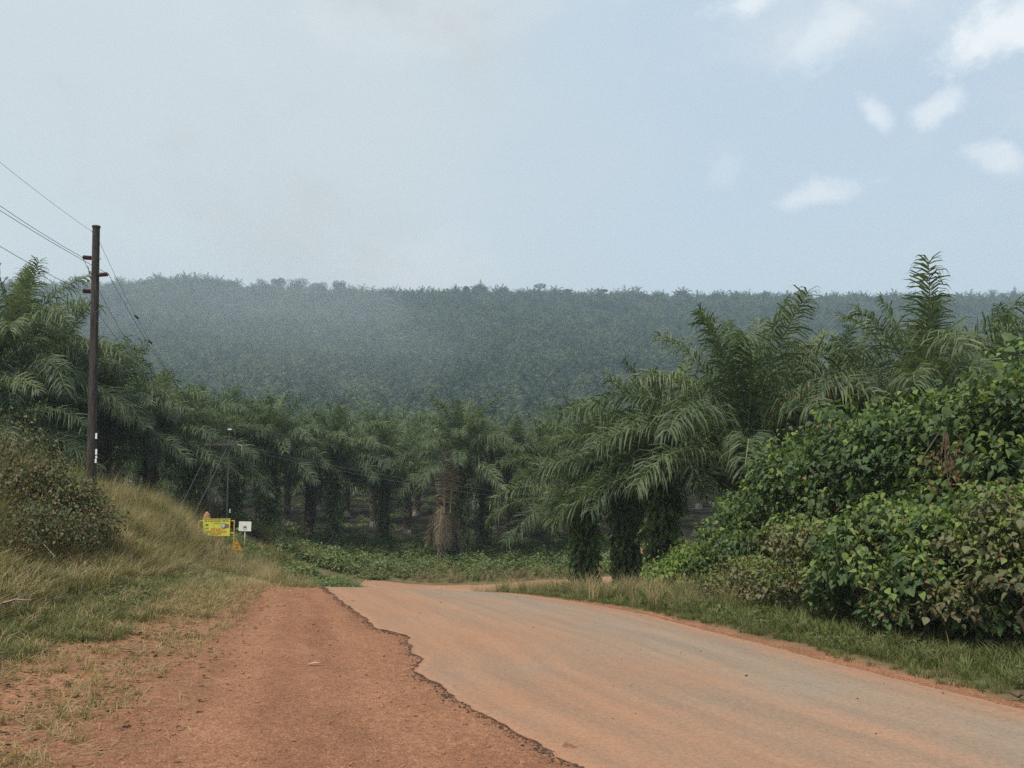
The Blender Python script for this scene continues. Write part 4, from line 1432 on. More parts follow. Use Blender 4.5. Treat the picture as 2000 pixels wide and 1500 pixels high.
# flat litter of straw and leaves
mb = MB()
mb.add([(-0.5, -0.03, 0), (0.5, -0.02, 0.02), (0.5, 0.02, 0.02), (-0.5, 0.03, 0)], [(0, 1, 2, 3)])
ST1 = mb.mesh('straw', DRY_M)
ST3 = mb.mesh('straw', GOLD_M)
ST2 = leaf_part_mesh(leaf_shape(0.5, 0.2, 0.5, 0.2), BROWN_M, 'litter_leaf')
x, y = samp(34000, -8, 0, 5, 22, lambda x, y: (x > xat(VE, y) - 0.6) & (x < xat(GE, y) + 1.3 * rng.random(len(x)) ** 3))
scatter('straw_litter', lay(x, y, 0.025), [ST1, ST3, ST1, ST3, ST1, ST2], sc=rng.uniform(0.04, 0.2, len(x)), tilt=0.18, label='dry straw and leaf litter lying on the left dirt verge', cat='litter')

# right verge
RG = [tuft(90 + k, 20, 0.22, 0.16, 0.0055, (GREEN_M, GREEN_M, OLIVE_M)[k], 0.55) for k in range(3)]


def rverge(x, y):
    d = x - xat(RE, y)
    return vis(x, y) & (d > 0.42 + 0.45 * (vnoise(y * 1.3, x * 1.3) - 0.3)) & (d < 3.4 + 0.08 * y)


x, y = samp(26000, -1, 14, 5, 30, rverge)
d = x - xat(RE, y)
scatter('right_verge_grass', lay(x, y), RG, sc=rng.uniform(0.55, 1.2, len(x)) * (0.6 + 0.7 * sstep(d, 0.4, 1.6)), tilt=0.1, label='green grass strip between the road and the right thicket', cat='grass')
x, y = samp(7000, -2, 12, 15, 44.5, lambda x, y: (x > xat(RE, y) + 0.6) & off_side(x, y) & (x < 0.2 * y + 3) & ((y < 25) | (x < 2.5) | (rng.random(len(x)) < 0.25)))
scatter('bend_grass', lay(x, y), [TALL[0], TALL[1], RG[0]], sc=rng.uniform(0.35, 0.75, len(x)) * (1 - 0.62 * sstep(y, 20, 30)), tilt=0.12, label='rough grass round the palm trunks by the bend', cat='grass')

# valley grass: dry strip before the creepers
x, y = samp(16000, -22, 26, 24, 53, lambda x, y: off_road(x, y) & off_side(x, y) & (y < side_c(x) + 5.2) & (x > -15) & (x < 0.32 * y + 9) & ((y > side_c(x)) | (x < 2.5) | (rng.random(len(x)) < 0.2)))
scatter('valley_grass', lay(x, y), [TALL[1], TALL[0], TALL[3], RG[2]], sc=rng.uniform(0.45, 0.85, len(x)) * (1 - 0.55 * sstep(x, 1, 4) * (1 - sstep(y - side_c(x), -1, 2))), tilt=0.12, label='dry and olive grass lining the side road', cat='grass')


def creeper(seed, r, h, n, leaf, m):
    g = np.random.default_rng(seed)
    a, q = g.uniform(0, 6.28, n), np.sqrt(g.random(n))
    pos = np.stack([np.cos(a) * q * r, np.sin(a) * q * r, h * (1 - q * q) * g.uniform(0.5, 1.05, n) + 0.03], 1)
    mb = MB()
    add_leaves(mb, pos, g.uniform(0, 6.28, n), g.normal(0.2, 0.4, n), g.normal(0, 0.4, n), leaf * np.exp(g.normal(0, 0.3, n)), SIMPLE_LEAF)
    return mb.mesh('creeper', m)


CRP = [creeper(120 + k, 0.8, (0.3, 0.55, 0.9)[k % 3], 130, 0.2, SHADE_M) for k in range(4)]
x, y = samp(5200, -24, 40, 40, 64, lambda x, y: (y > side_c(x) + 3.2 + 1.5 * vnoise(x * 0.5, y * 0.5)) & off_side(x, y))
scatter('valley_creepers', lay(x, y), CRP, sc=rng.uniform(0.5, 1.0, len(x)) * (0.7 + 0.7 * vnoise(x * 0.4, y * 0.4)), tilt=0.1, label='green creepers matted over the ground below the front row of palms', cat='ground cover')
x, y = samp(1800, -22, -7.5, 30, 52, lambda x, y: (x < -7.5) & (x > -0.36 * y - 1.0 - 3 * sstep(y, 44, 52)) & (x < -0.16 * y) & (y > 37.5) & off_side(x, y))
scatter('bank_creepers', lay(x, y), CRP, sc=rng.uniform(0.5, 1.0, len(x)), tilt=0.1, label='bright green creepers behind the roadside signs', cat='ground cover')
x, y = samp(900, -46, 46, 58, 130, lambda x, y: vis(x, y) & (np.abs(y - side_c(x)) > 6))
scatter('grove_floor_plants', lay(x, y), CRP, sc=rng.uniform(0.4, 0.9, len(x)), tilt=0.1, label='low shade plants on the dark plantation floor', cat='ground cover')
WEED = [creeper(140 + k, 0.35, 0.3, 45, 0.11, (GREEN_M, DULL_M)[k % 2]) for k in range(4)]
x, y = samp(1100, -14, -5, 8, 34, lambda x, y: vis(x, y) & (x < xat(VE, y) - 0.2) & (x > xat(VE, y) - 5) & (vnoise(x * 0.6, y * 0.6 + 3) > 0.45))
x2, y2 = samp(2200, 0, 12, 6, 24, lambda x, y: vis(x, y) & (x > xat(RE, y) + 1.0) & (x < xat(RE, y) + 3.2))
scatter('verge_weeds', lay(np.concatenate([x, x2]), np.concatenate([y, y2])), WEED, sc=rng.uniform(0.3, 0.75, len(x) + len(x2)), label='small broad-leaved weeds along both verges', cat='ground cover')

# stones
STONE_M = noise_mat('laterite_stone', [(0.10, 0.05, 0.03), (0.24, 0.115, 0.065), (0.36, 0.2, 0.125)], 3.0, 4, 0.95)
TAR_M = noise_mat('tarmac_crumb', [(0.035, 0.028, 0.024), (0.09, 0.06, 0.045)], 3.0, 4, 0.95)


def stone(seed, m):
    g = np.random.default_rng(seed)
    import bmesh
    bm = bmesh.new()
    bmesh.ops.create_icosphere(bm, subdivisions=1, radius=0.5)
    for v in bm.verts:
        v.co *= g.uniform(0.7, 1.15)
        v.co.z *= 0.62
    me = bpy.data.meshes.new('stone')
    bm.to_mesh(me)
    bm.free()
    me.materials.append(m)
    return me


STN = [stone(k, STONE_M) for k in range(5)]
CRB = [stone(k + 9, TAR_M) for k in range(3)]


def gsurf(x, y, dz):
    p = lay(x, y)
    t = (x - (xat(GE, y) - 0.55)) / (xat(LE, y) + 0.9 - xat(GE, y) + 0.55)
    inside = (t > 0) & (t < 1)
    p[:, 2] = np.where(inside, ground(x, y) + 0.012 + ruts(x, y, t), p[:, 2]) + dz
    return p


x, y = samp(24000, -8, 1.5, 4.8, 22, lambda x, y: (x > xat(VE, y) - 0.1) & (x < xat(LE, y) - 0.05))
s = 0.008 + 0.012 * rng.random(len(x)) ** 2 + 0.045 * rng.random(len(x)) ** 22
scatter('gravel_stones', gsurf(x, y, s * 0.1), STN, sc=s, tilt=0.3, label='loose laterite stones over the gravel shoulder and verge', cat='gravel')
yy = rng.uniform(4.8, 20, 4200)
xx = xat(LE, yy) + ragged(yy) - np.abs(rng.normal(0, 0.07, len(yy))) + 0.02
s = 0.008 + 0.03 * rng.random(len(yy)) ** 4
scatter('tarmac_crumbs', gsurf(xx, yy, s * 0.12), CRB + STN[:1], sc=s, tilt=0.3, label='dark crumbs of broken tarmac along the ragged road edge', cat='rubble')
x, y = samp(1500, -6, 9, 5, 20, lambda x, y: (x > xat(LE, y) + 0.35) & (x < xat(RE, y) - 0.1))
keep = rng.random(len(x)) < 0.25
x, y = x[keep], y[keep]
s = 0.008 + 0.03 * rng.random(len(x)) ** 5
scatter('road_grit', np.stack([x, y, ground(x, y) + 0.032 + s * 0.1], 1), [STN[0], CRB[0], CRB[1]], sc=s, tilt=0.3, label='scattered grit and small stones on the tarmac', cat='gravel')
yy = rng.uniform(5, 20, 5000)
xx = xat(RE, yy) + np.abs(rng.normal(0, 0.22, len(yy))) - 0.06
s = 0.008 + 0.02 * rng.random(len(yy)) ** 3
scatter('right_edge_grit', np.stack([xx, yy, ground(xx, yy) + 0.03], 1), STN, sc=s, tilt=0.3, label='red grit along the right road edge', cat='gravel')

# ------------------------------------------------------------------ termite mounds and rocks
MOUND_M = noise_mat('termite_mound_clay', [(0.22, 0.105, 0.055), (0.34, 0.18, 0.10), (0.44, 0.26, 0.16)], 3.5, 6, 0.95, 0.8, 14, bump_dist=0.06)


def mound(u, v_top, v_base, Y, w_px, label, seed, knob=True):
    t = P(u, v_top, Y)
    bz = gz(t.x, Y) - 0.15
    H = t.z - bz
    W = w_px / FPX * Y * 0.5
    g = np.random.default_rng(seed)
    mb = MB()
    nz_, na = 14, 18
    rows = []
    for i in range(nz_ + 1):
        q = i / nz_
        prof = np.interp(q, [0, 0.35, 0.62, 0.75, 0.9, 1.0], [1.0, 0.9, 0.66, 0.44, 0.34, 0.05] if knob else [1.0, 0.95, 0.8, 0.65, 0.4, 0.05])
        for j in range(na):
            a = 2 * math.pi * j / na
            r = W * prof * (1 + 0.5 * float(fbm(np.array([math.cos(a) * 2 + seed * 3 + 8]), np.array([math.sin(a) * 2 + q * 3 + 8]), 3)[0]))
            rows.append((r * math.cos(a) + 0.06 * W * math.sin(q * 5), r * math.sin(a), q * H))
    f = [(i * na + j, i * na + (j + 1) % na, (i + 1) * na + (j + 1) % na, (i + 1) * na + j) for i in range(nz_) for j in range(na)]
    f.append(tuple(nz_ * na + j for j in range(na)))
    mb.add(rows, f)
    tag(link('termite_mound', mb.mesh('termite_mound', MOUND_M, True), None, (t.x, Y, bz)), label, 'termite mound')


mound(405, 999, 1050, 39.5, 32, 'orange clay termite mound peeping out behind the yellow board sign', 1)
mound(194, 1002, 1030, 21.5, 22, 'small orange clay mound on the bank right of the shrubs', 2, False)
mound(1253, 1068, 1100, 56, 22, 'orange clay mound glimpsed between the dark palm trunks by the bend', 3)
mound(927, 1122, 1125, 50.6, 26, 'low reddish mound in the grass beyond the junction', 5, False)

# ------------------------------------------------------------------ signs
YEL_M = noise_mat('yellow_board_paint', [(0.56, 0.52, 0.06), (0.66, 0.62, 0.10)], 5, 4, 0.55)
FRAME_M = noise_mat('yellow_frame_paint', [(0.46, 0.29, 0.05), (0.62, 0.42, 0.10)], 9, 4, 0.6)
ORANGE_M = noise_mat('amber_sign_paint', [(0.50, 0.26, 0.02), (0.60, 0.33, 0.03)], 7, 4, 0.6)
WHITE_M = noise_mat('white_sign_paint', [(0.66, 0.69, 0.62), (0.78, 0.80, 0.74)], 5, 4, 0.6)
GREENT_M = mat('sign_green_ink', (0.03, 0.16, 0.06), 0.7)
REDT_M = mat('sign_red_ink', (0.52, 0.07, 0.03), 0.7)
BLACK_M = mat('sign_black_ink', (0.02, 0.02, 0.022), 0.7)
BLUE_M = mat('sign_blue_print', (0.05, 0.09, 0.17), 0.6)
SILVER_M = mat('sign_pale_print', (0.42, 0.50, 0.55), 0.6)
RUSTP_M = mat('sign_rust_print', (0.30, 0.09, 0.06), 0.6)


def text(parent, body, x, z, width, m, name='lettering', y=-0.02, height=None, rot=0.0):
    """flat lettering on a board in the XZ plane facing -Y, centred at (x, z), scaled to a width"""
    cu = bpy.data.curves.new(name, 'FONT')
    cu.body = body
    cu.align_x, cu.align_y = 'CENTER', 'CENTER'
    cu.size = 1.0
    cu.offset = 0.012
    cu.materials.append(m)
    tmp = bpy.data.objects.new('lettering_source', cu)
    COL.objects.link(tmp)
    bpy.context.view_layer.update()
    me = bpy.data.meshes.new_from_object(tmp.evaluated_get(bpy.context.evaluated_depsgraph_get()))
    bpy.data.objects.remove(tmp, do_unlink=True)
    o = link(name, me, parent, (x, y, z), (R(90), 0, 0))
    co = np.array([v.co[:2] for v in me.vertices])
    w, h = np.ptp(co[:, 0]), np.ptp(co[:, 1])
    o.scale = (width / w, (height / h) if height else width / w, 1)
    return o


def part(name, mb, m, parent, loc=(0, 0, 0), rot=(0, 0, 0)):
    return link(name, mb.mesh(name, m), parent, loc, rot)


SY_ = 36.0
k = SY_ / FPX
c = P(423, 1030, SY_)
gzs = gz(c.x, SY_)
t = thing('warning_board', 'yellow printed board in a wider yellow tube frame among the bank grass', 'sign', (c.x, SY_, gzs), (0, 0, R(3)))
cz = c.z - gzs
hw, hh = 25.5 * k, 16.0 * k
mb = MB(); mb.box((-hw, -0.012, cz - hh), (hw, 0.012, cz + hh)); bd = part('board', mb, YEL_M, t)
mb = MB()
for z0, z1 in ((cz + hh - 0.012, cz + hh + 0.018), (cz - hh - 0.018, cz - hh + 0.012)):
    mb.box((-hw - 0.02, -0.022, z0), (hw + 0.02, 0.016, z1))
part('board_edging', mb, FRAME_M, bd)
for sx in (-1, 1):
    mb = MB(); mb.tube([(sx * 33.5 * k, 0.0, -0.4), (sx * 33.5 * k, 0.0, cz + 12.6 * k)], 0.026, 8); part('post', mb, FRAME_M, t)
for dz in (12.0, -11.5):
    mb = MB(); mb.tube([(-33.5 * k, 0.045, cz + dz * k), (33.5 * k, 0.045, cz + dz * k)], 0.022, 8); part('rail', mb, FRAME_M, t)
text(bd, 'OIL PALM UGANDA LIMITED', 0, cz + 12.2 * k, 46 * k, GREENT_M, height=2.9 * k)
text(bd, '(OPUL)', 1.5 * k, cz + 8.0 * k, 13 * k, GREENT_M, height=3.0 * k)
text(bd, 'OPUL', -18.5 * k, cz - 1.6 * k, 8 * k, GREENT_M, height=2.4 * k)
text(bd, 'GO SLOW', 0.5 * k, cz - 3.4 * k, 22 * k, REDT_M, height=3.4 * k)
text(bd, 'HEAVY TRUCKS', 0.5 * k, cz - 8.2 * k, 36 * k, REDT_M, height=3.8 * k)
text(bd, 'TURNING', 0.0, cz - 12.4 * k, 20 * k, REDT_M, height=2.9 * k)
# emblem: a small palm-like fan of green strokes
mb = MB()
for i in range(9):
    a = R(-65 + i * 16.25)
    e = (math.sin(a) * 4.0 * k, -0.017, math.cos(a) * 4.0 * k)
    s_ = 0.35 * k
    b0 = Vector((-18.5 * k, -0.017, cz + 3.0 * k))
    nrm = Vector((math.cos(a), 0, -math.sin(a))) * s_
    mb.add([b0 - nrm * 0.5, b0 + nrm * 0.5, b0 + Vector((e[0], 0, e[2])) + nrm, b0 + Vector((e[0], 0, e[2])) - nrm], [(0, 1, 2, 3)])
part('emblem', mb, GREENT_M, bd)
# printed truck: cab, windscreen, load
mb = MB()
mb.add([(9.2 * k, -0.017, cz + 7.5 * k), (17 * k, -0.017, cz + 8.4 * k), (17.5 * k, -0.017, cz - 1.5 * k), (13.5 * k, -0.017, cz - 3.2 * k), (9.6 * k, -0.017, cz + 0.4 * k)], [(0, 1, 2, 3, 4)])
part('truck_picture', mb, BLUE_M, bd)
mb = MB()
mb.add([(9.9 * k, -0.019, cz + 6.6 * k), (15.6 * k, -0.019, cz + 7.3 * k), (15.9 * k, -0.019, cz + 2.4 * k), (14.0 * k, -0.019, cz - 1.2 * k), (10.3 * k, -0.019, cz + 1.3 * k)], [(0, 1, 2, 3, 4)])
part('truck_picture', mb, SILVER_M, bd)
mb = MB()
mb.add([(17.6 * k, -0.017, cz + 7.2 * k), (23.6 * k, -0.017, cz + 5.8 * k), (23.4 * k, -0.017, cz - 0.6 * k), (17.9 * k, -0.017, cz - 1.6 * k)], [(0, 1, 2, 3)])
part('truck_picture', mb, RUSTP_M, bd)

# white notice
WY = 40.0
k = WY / FPX
c = P(477.5, 1028, WY)
g0 = gz(c.x, WY)
t = thing('notice_sign', 'white rectangular notice on a thin pole among green creepers', 'sign', (c.x, WY, g0), (0, R(1.2), R(-4)))
cz = c.z - g0
mb = MB(); mb.box((-12.2 * k, -0.01, cz - 9 * k), (12.2 * k, 0.01, cz + 9.2 * k)); bd = part('board', mb, WHITE_M, t)
mb = MB(); mb.tube([(0, 0.03, -0.4), (0, 0.03, cz + 6 * k)], 0.024, 8); part('post', mb, WHITE_M, t)
g = np.random.default_rng(2)
for row, (zz, w0) in enumerate(((7.0, 8.5), (5.0, 9.6), (2.9, 6.2))):     # three lines of print too small to read
    mb = MB()
    xx = -w0
    while xx < w0:
        L_ = g.uniform(0.7, 1.5)
        hgt = g.uniform(0.45, 0.75)
        mb.box((xx * k, -0.014, (zz - hgt) * k), ((xx + L_) * k, -0.0125, (zz + hgt) * k))
        xx += L_ + g.uniform(0.25, 0.7)
    part('print_line', mb, (RUSTP_M, BLACK_M, RUSTP_M)[row], bd)
mb = MB()
for i in range(24):
    a0, a1 = i * math.tau / 24, (i + 1) * math.tau / 24
    r0, r1 = 2.9 * k, 3.9 * k
    q = lambda r, a: (0.4 * k + r * math.cos(a), -0.0135, cz * 0 + r * math.sin(a))
    mb.add([q(r0, a0), q(r1, a0), q(r1, a1), q(r0, a1)], [(0, 1, 2, 3)])
part('ring_symbol', mb, RUSTP_M, bd, (0, 0, cz - 2.8 * k))
mb = MB()
mb.add([(-2.2 * k, -0.0145, 0.3 * k), (3.0 * k, -0.0145, 0.3 * k), (2.4 * k, -0.0145, 1.5 * k), (1.4 * k, -0.0145, 1.6 * k), (0.9 * k, -0.0145, 2.6 * k), (-0.8 * k, -0.0145, 2.6 * k), (-1.5 * k, -0.0145, 1.5 * k)], [(0, 1, 2, 3, 4, 5, 6)])
part('vehicle_symbol', mb, BLACK_M, bd, (0, 0, cz - 3.2 * k))

# triangular warning sign
TY = 35.4
k = TY / FPX
c = P(461.5, 1066, TY)
g0 = gz(c.x, TY)
t = thing('triangle_sign', 'amber triangular warning sign on a thin post below the yellow board', 'sign', (c.x, TY, g0), (0, 0, R(2)))
cz = c.z - g0


def tri(scale, y0, y1, cut=None):
    pts = [(-12.2, -9.0), (12.2, -9.0), (0, 12.2)]
    m_ = MB()
    f_ = [(p[0] * k * scale, y0, cz + (-1.9 + (p[1] + 1.9) * scale) * k) for p in pts]
    b_ = [(p[0] * k * scale, y1, cz + (-1.9 + (p[1] + 1.9) * scale) * k) for p in pts]
    m_.add(f_ + b_, [(0, 1, 2), (5, 4, 3), (0, 3, 4, 1), (1, 4, 5, 2), (2, 5, 3, 0)])
    return m_


pl = part('plate', tri(1.0, -0.008, 0.008), ORANGE_M, t)
mb = MB()
P3 = [Vector((-12.2, 0, -9.0)), Vector((12.2, 0, -9.0)), Vector((0, 0, 12.2))]
cc = Vector((0, 0, -1.9))
for i in range(3):
    a, b = P3[i], P3[(i + 1) % 3]
    q = [cc + (a - cc) * 0.88, cc + (b - cc) * 0.88, cc + (b - cc) * 0.76, cc + (a - cc) * 0.76]
    mb.add([(p.x * k, -0.0105, cz + p.z * k) for p in q], [(0, 1, 2, 3)])
part('border_band', mb, mat('sign_dark_amber', (0.20, 0.10, 0.01), 0.6), pl)
mb = MB()
mb.box((-2.2 * k, -0.0125, cz + 1.0 * k), (4.2 * k, -0.0105, cz + 2.6 * k))
part('symbol', mb, BLACK_M, pl)
mb = MB()
mb.box((-3.0 * k, -0.0125, cz - 5.5 * k), (-0.6 * k, -0.0105, cz - 1.5 * k)); mb.box((0.8 * k, -0.0125, cz - 5.5 * k), (3.6 * k, -0.0105, cz - 1.0 * k))
part('symbol', mb, mat('sign_brown_ink', (0.10, 0.06, 0.03), 0.7), pl)
mb = MB(); mb.tube([(0, 0.03, -0.5), (0, 0.03, cz + 5 * k)], 0.026, 8); part('post', mb, FRAME_M, t)

# ------------------------------------------------------------------ power line
POLE_M = noise_mat('tarred_pole_wood', [(0.018, 0.015, 0.013), (0.05, 0.04, 0.033), (0.085, 0.07, 0.06)], 5, 6, 0.85, 0.4, 30, stretch=(3, 3, 0.4))
GREYPOLE_M = noise_mat('grey_pole_wood', [(0.05, 0.047, 0.043), (0.11, 0.105, 0.095)], 5, 6, 0.9, 0.4, 30, stretch=(3, 3, 0.4))
INS_M = mat('brown_glazed_insulator', (0.085, 0.035, 0.025), 0.25, 0.6)
STEEL_M = noise_mat('galvanised_steel', [(0.25, 0.26, 0.27), (0.38, 0.39, 0.40)], 12, 3, 0.5)
WIRE_M = mat('weathered_wire', (0.10, 0.105, 0.11), 0.6)
PALE_M = mat('white_marker_tag', (0.75, 0.77, 0.78), 0.6)

PY = 26.0
top, foot = P(188, 443, PY), P(178, 945, PY)
kk = PY / FPX
gp = gz(foot.x, PY)
ax = (top - foot).normalized()
rootp = foot - ax * ((foot.z - gp) / ax.z)
t = thing('utility_pole', 'tall dark tarred wooden power pole on the left bank with three brown insulators', 'utility pole', rootp)
Lp = (top - rootp).length
mb = MB(); mb.tube([-ax * 0.5, ax * (Lp * 0.5), ax * Lp], [0.155, 0.13, 0.112], 12); part('shaft', mb, POLE_M, t)
mb = MB(); mb.tube([ax * (Lp - 0.02), ax * (Lp + 0.03)], [0.135, 0.125], 12); part('cap', mb, POLE_M, t)
INS = {}


def insulator(key, u0, u1, v):
    a, b = P(u0, v, PY) - rootp, P(u1, v - 1.5, PY) - rootp
    mid = a.lerp(b, 0.15)
    m1 = MB()
    d = (b - a)
    n_s = 7
    pts, rr = [], []
    for i in range(n_s * 2 + 1):
        pts.append(a.lerp(b, 0.08 + 0.84 * i / (n_s * 2)))
        rr.append(0.075 if i % 2 else 0.048)
    m1.tube(pts, rr, 10)
    io = part('insulator', m1, INS_M, t)
    m2 = MB(); m2.tube([a.lerp(b, -0.9), a.lerp(b, 0.1)], 0.022, 6); m2.tube([a.lerp(b, 0.9), b], [0.035, 0.03], 6); part('bolt', m2, STEEL_M, io)
    INS[key] = rootp + b


insulator('upper', 180, 161, 504)
insulator('middle', 190.5, 212, 537)
insulator('lower', 178.5, 161, 569.5)
pegp = P(180, 452.5, PY)
mb = MB(); mb.tube([P(191, 452.5, PY) - rootp, pegp - rootp], 0.025, 6); part('earth_wire_peg', mb, STEEL_M, t)
for va, vb in ((846, 857), (877, 888), (890, 895), (896, 904)):
    m3 = MB()
    a, b = P(188 if va < 895 else 187, va, PY - 0.13) - rootp, P(188 if va < 895 else 187, vb, PY - 0.13) - rootp
    m3.box((min(a.x, b.x) - 0.022, a.y - 0.01, b.z), (max(a.x, b.x) + 0.022, a.y + 0.012, a.z))
    part('marker_tag', m3, PALE_M, t)
# loose wire ring round the pole
mb = MB()
cw = P(196, 618, PY - 0.1) - rootp
mb.tube([cw + Vector((0.18 * math.cos(a_), 0.05 * math.sin(a_ * 2), 0.2 * math.sin(a_))) for a_ in np.linspace(0, 5.2, 16)], 0.009, 4)
part('wire_loop', mb, WIRE_M, t)


def wire(label, pts, r=0.009, sag=0.0, n=26):
    """catenary-like wire through two or three points"""
    pts = [Vector(p) for p in pts]
    out = []
    for j in range(len(pts) - 1):
        for i in range(n + (j == len(pts) - 2)):
            q = i / n
            p = pts[j].lerp(pts[j + 1], q)
            s_ = sag[j] if hasattr(sag, '__len__') else sag
            out.append(p - Vector((0, 0, 4 * s_ * q * (1 - q))))
    m4 = MB()
    o0 = out[0]
    m4.tube([p - o0 for p in out], r, 5)
    return tag(link('power_wire', m4.mesh('power_wire', WIRE_M), None, o0), label, 'wire', 'power line wires')


# H-frame by the grove
HYY = 42.0
kh = HYY / FPX
hl, hr = P(415, 838, HYY), P(448.5, 840, HYY)
t2 = thing('two_pole_structure', 'slim grey two-pole power structure with crossarm and slanting stays at the grove edge', 'utility pole', (hl.x, HYY, gz(hl.x, HYY)))
o2 = t2.location
for p, v_off in ((hl, 0), (hr, 0)):
    mb = MB(); mb.tube([Vector((p.x, HYY, gz(p.x, HYY) - 0.5)) - o2, p - o2], [0.05, 0.036], 8); part('pole', mb, GREYPOLE_M, t2)
mb = MB(); a, b = P(399, 866, HYY - 0.12) - o2, P(462, 869, HYY - 0.12) - o2; mb.box((a.x, a.y - 0.03, b.z - 0.03), (b.x, a.y + 0.03, a.z + 0.025)); part('crossarm', mb, GREYPOLE_M, t2)
HI = []
for u in (404, 430, 458):
    a = P(u, 866, HYY - 0.12) - o2
    m1 = MB(); m1.tube([a, a + Vector((0, 0, 0.07)), a + Vector((0, 0, 0.12)), a + Vector((0, 0, 0.2)), a + Vector((0, 0, 0.26)), a + Vector((0, 0, 0.32))], [0.02, 0.05, 0.03, 0.05, 0.03, 0.02], 8)
    part('insulator', m1, INS_M, t2)
    HI.append(o2 + a + Vector((0, 0, 0.32)))
m1 = MB(); a = P(463, 869, HYY - 0.12) - o2; b = P(472, 870, HYY - 0.12) - o2; m1.tube([a, a.lerp(b, 0.5), b, b - Vector((0, 0, 0.25))], 0.02, 6); part('jumper_bracket', m1, STEEL_M, t2)
m1 = MB(); a = P(449, 838.5, HYY - 0.08) - o2; m1.box((a.x - 0.09, a.y - 0.06, a.z - 0.03), (a.x + 0.09, a.y + 0.06, a.z + 0.03)); part('pole_cap', m1, PALE_M, t2)
for (ua, va), (ub, vb) in (((413, 869), (355, 985)), ((446, 869), (384, 995))):
    a = P(ua, va, HYY - 0.1)
    b = P(ub, vb, HYY - 7.5)
    d = (b - a)
    e = a + d * 1.0
    m1 = MB(); m1.tube([a - o2, Vector((e.x, e.y, min(e.z, gz(e.x, e.y) + 0.0))) - o2 if False else e + d.normalized() * 0.8 - o2], 0.008, 5); part('stay', m1, WIRE_M, t2)
m1 = MB(); a = P(449, 998, HYY - 0.12) - o2; m1.box((a.x - 0.03, a.y - 0.02, a.z - 0.09), (a.x + 0.03, a.y + 0.02, a.z + 0.09)); part('marker_tag', m1, PALE_M, t2)


def back(p, u, v, Y=20.8, far=-14.0):
    """carry the wire on from the pole over the frame edge, towards the pole behind the viewer"""
    e = P(u, v, Y)
    sl = (e - p) / (Y - p.y)
    end = p + sl * (far - p.y)
    end.z = e.z + 0.25
    return e, end


for key, (u, v), lab in (('peg', (0, 317), 'thin earth wire reaching the very top of the tall pole'), ('upper', (0, 402), 'power wire to the upper left insulator of the tall pole'),
                         ('middle', (0, 411), 'power wire to the right-hand insulator of the tall pole'), ('lower', (0, 481), 'power wire to the lowest left insulator of the tall pole')):
    p = pegp if key == 'peg' else INS[key]
    e, end = back(p, u, v)
    wire(lab, [end, e, p], 0.005 if key == 'peg' else 0.008, (0.5, 0.04))
for key, q, lab, sg in (('upper', HI[0], 'power wire slanting from the upper left insulator down to the grove', 0.9), ('middle', HI[2], 'power wire slanting from the right insulator down to the grove', 0.9),
                        ('lower', HI[1], 'power wire slanting from the lowest insulator down to the grove', 0.7)):
    wire(lab, [INS[key], q], 0.008, sg)
ew = wire('thin earth wire with small clips slanting from the pole top to the grove', [P(193, 470, PY), P(423, 838, HYY)], 0.006, 0.8)
for (u, v) in ((257, 592), (286, 642)):
    # clips ride on the earth wire: find the wire's point nearest to that column
    a, b = P(193, 470, PY), P(423, 838, HYY)
    best = min((abs(1000 + FPX * (a.lerp(b, q).x) / (a.lerp(b, q).y) - u), q) for q in np.linspace(0, 1, 200))[1]
    p = a.lerp(b, best) - Vector((0, 0, 4 * 0.8 * best * (1 - best)))
    m1 = MB(); m1.tube([Vector((-0.09, 0, 0.06)), Vector((-0.02, 0, 0.02)), Vector((0.04, 0, -0.03)), Vector((0.10, 0, -0.09))], [0.015, 0.05, 0.05, 0.015], 6)
    part('wire_clip', m1, BLACK_M, ew, p - ew.location)
for i, (va, vb, lab) in enumerate(((870, 962, 'upper wire of the pair sagging across the front palms'), (876, 972, 'lower wire of the pair sagging across the front palms'))):
    wire(lab, [P(470, va, HYY), P(1000, vb, 49.0), P(1440, 985 + 6 * i, 51.0)], 0.006, (0.25, 0.3))

# ------------------------------------------------------------------ small litter
p = on_ground(1650, 1269)
mb = MB()
g = np.random.default_rng(8)
nx, ny = 7, 5
vv = [((i / (nx - 1) - 0.5) * 0.15, (j / (ny - 1) - 0.5) * 0.10, 0.01 + 0.025 * abs(g.normal())) for i in range(nx) for j in range(ny)]
mb.add(vv, [(i * ny + j, (i + 1) * ny + j, (i + 1) * ny + j + 1, i * ny + j + 1) for i in range(nx - 1) for j in range(ny - 1)])
BAG_M = mat('blue_plastic', (0.10, 0.14, 0.22), 0.4, 0.4)
tag(link('plastic_wrapper', mb.mesh('plastic_wrapper', BAG_M), None, (p[0], p[1], p[2]), (0, 0, 0.3)), 'crumpled blue plastic wrapper in the grass edge right of the road', 'litter')
p = on_ground(1990, 1372)
mb = MB()
for i in range(6):
    a = g.uniform(0, 6.28)
    e = Vector((math.cos(a) * 0.16, math.sin(a) * 0.16, 0.03 + 0.05 * g.random()))
    mb.tube([Vector((0, 0, 0.02)), e * 0.6 + Vector((0, 0, 0.03)), e], [0.012, 0.009, 0.003], 5)
tag(link('dead_twig', mb.mesh('dead_twig', TWIG_M), None, (p[0], p[1], p[2] + 0.03)), 'dark dead twig lying at the right road edge by the picture border', 'twig')
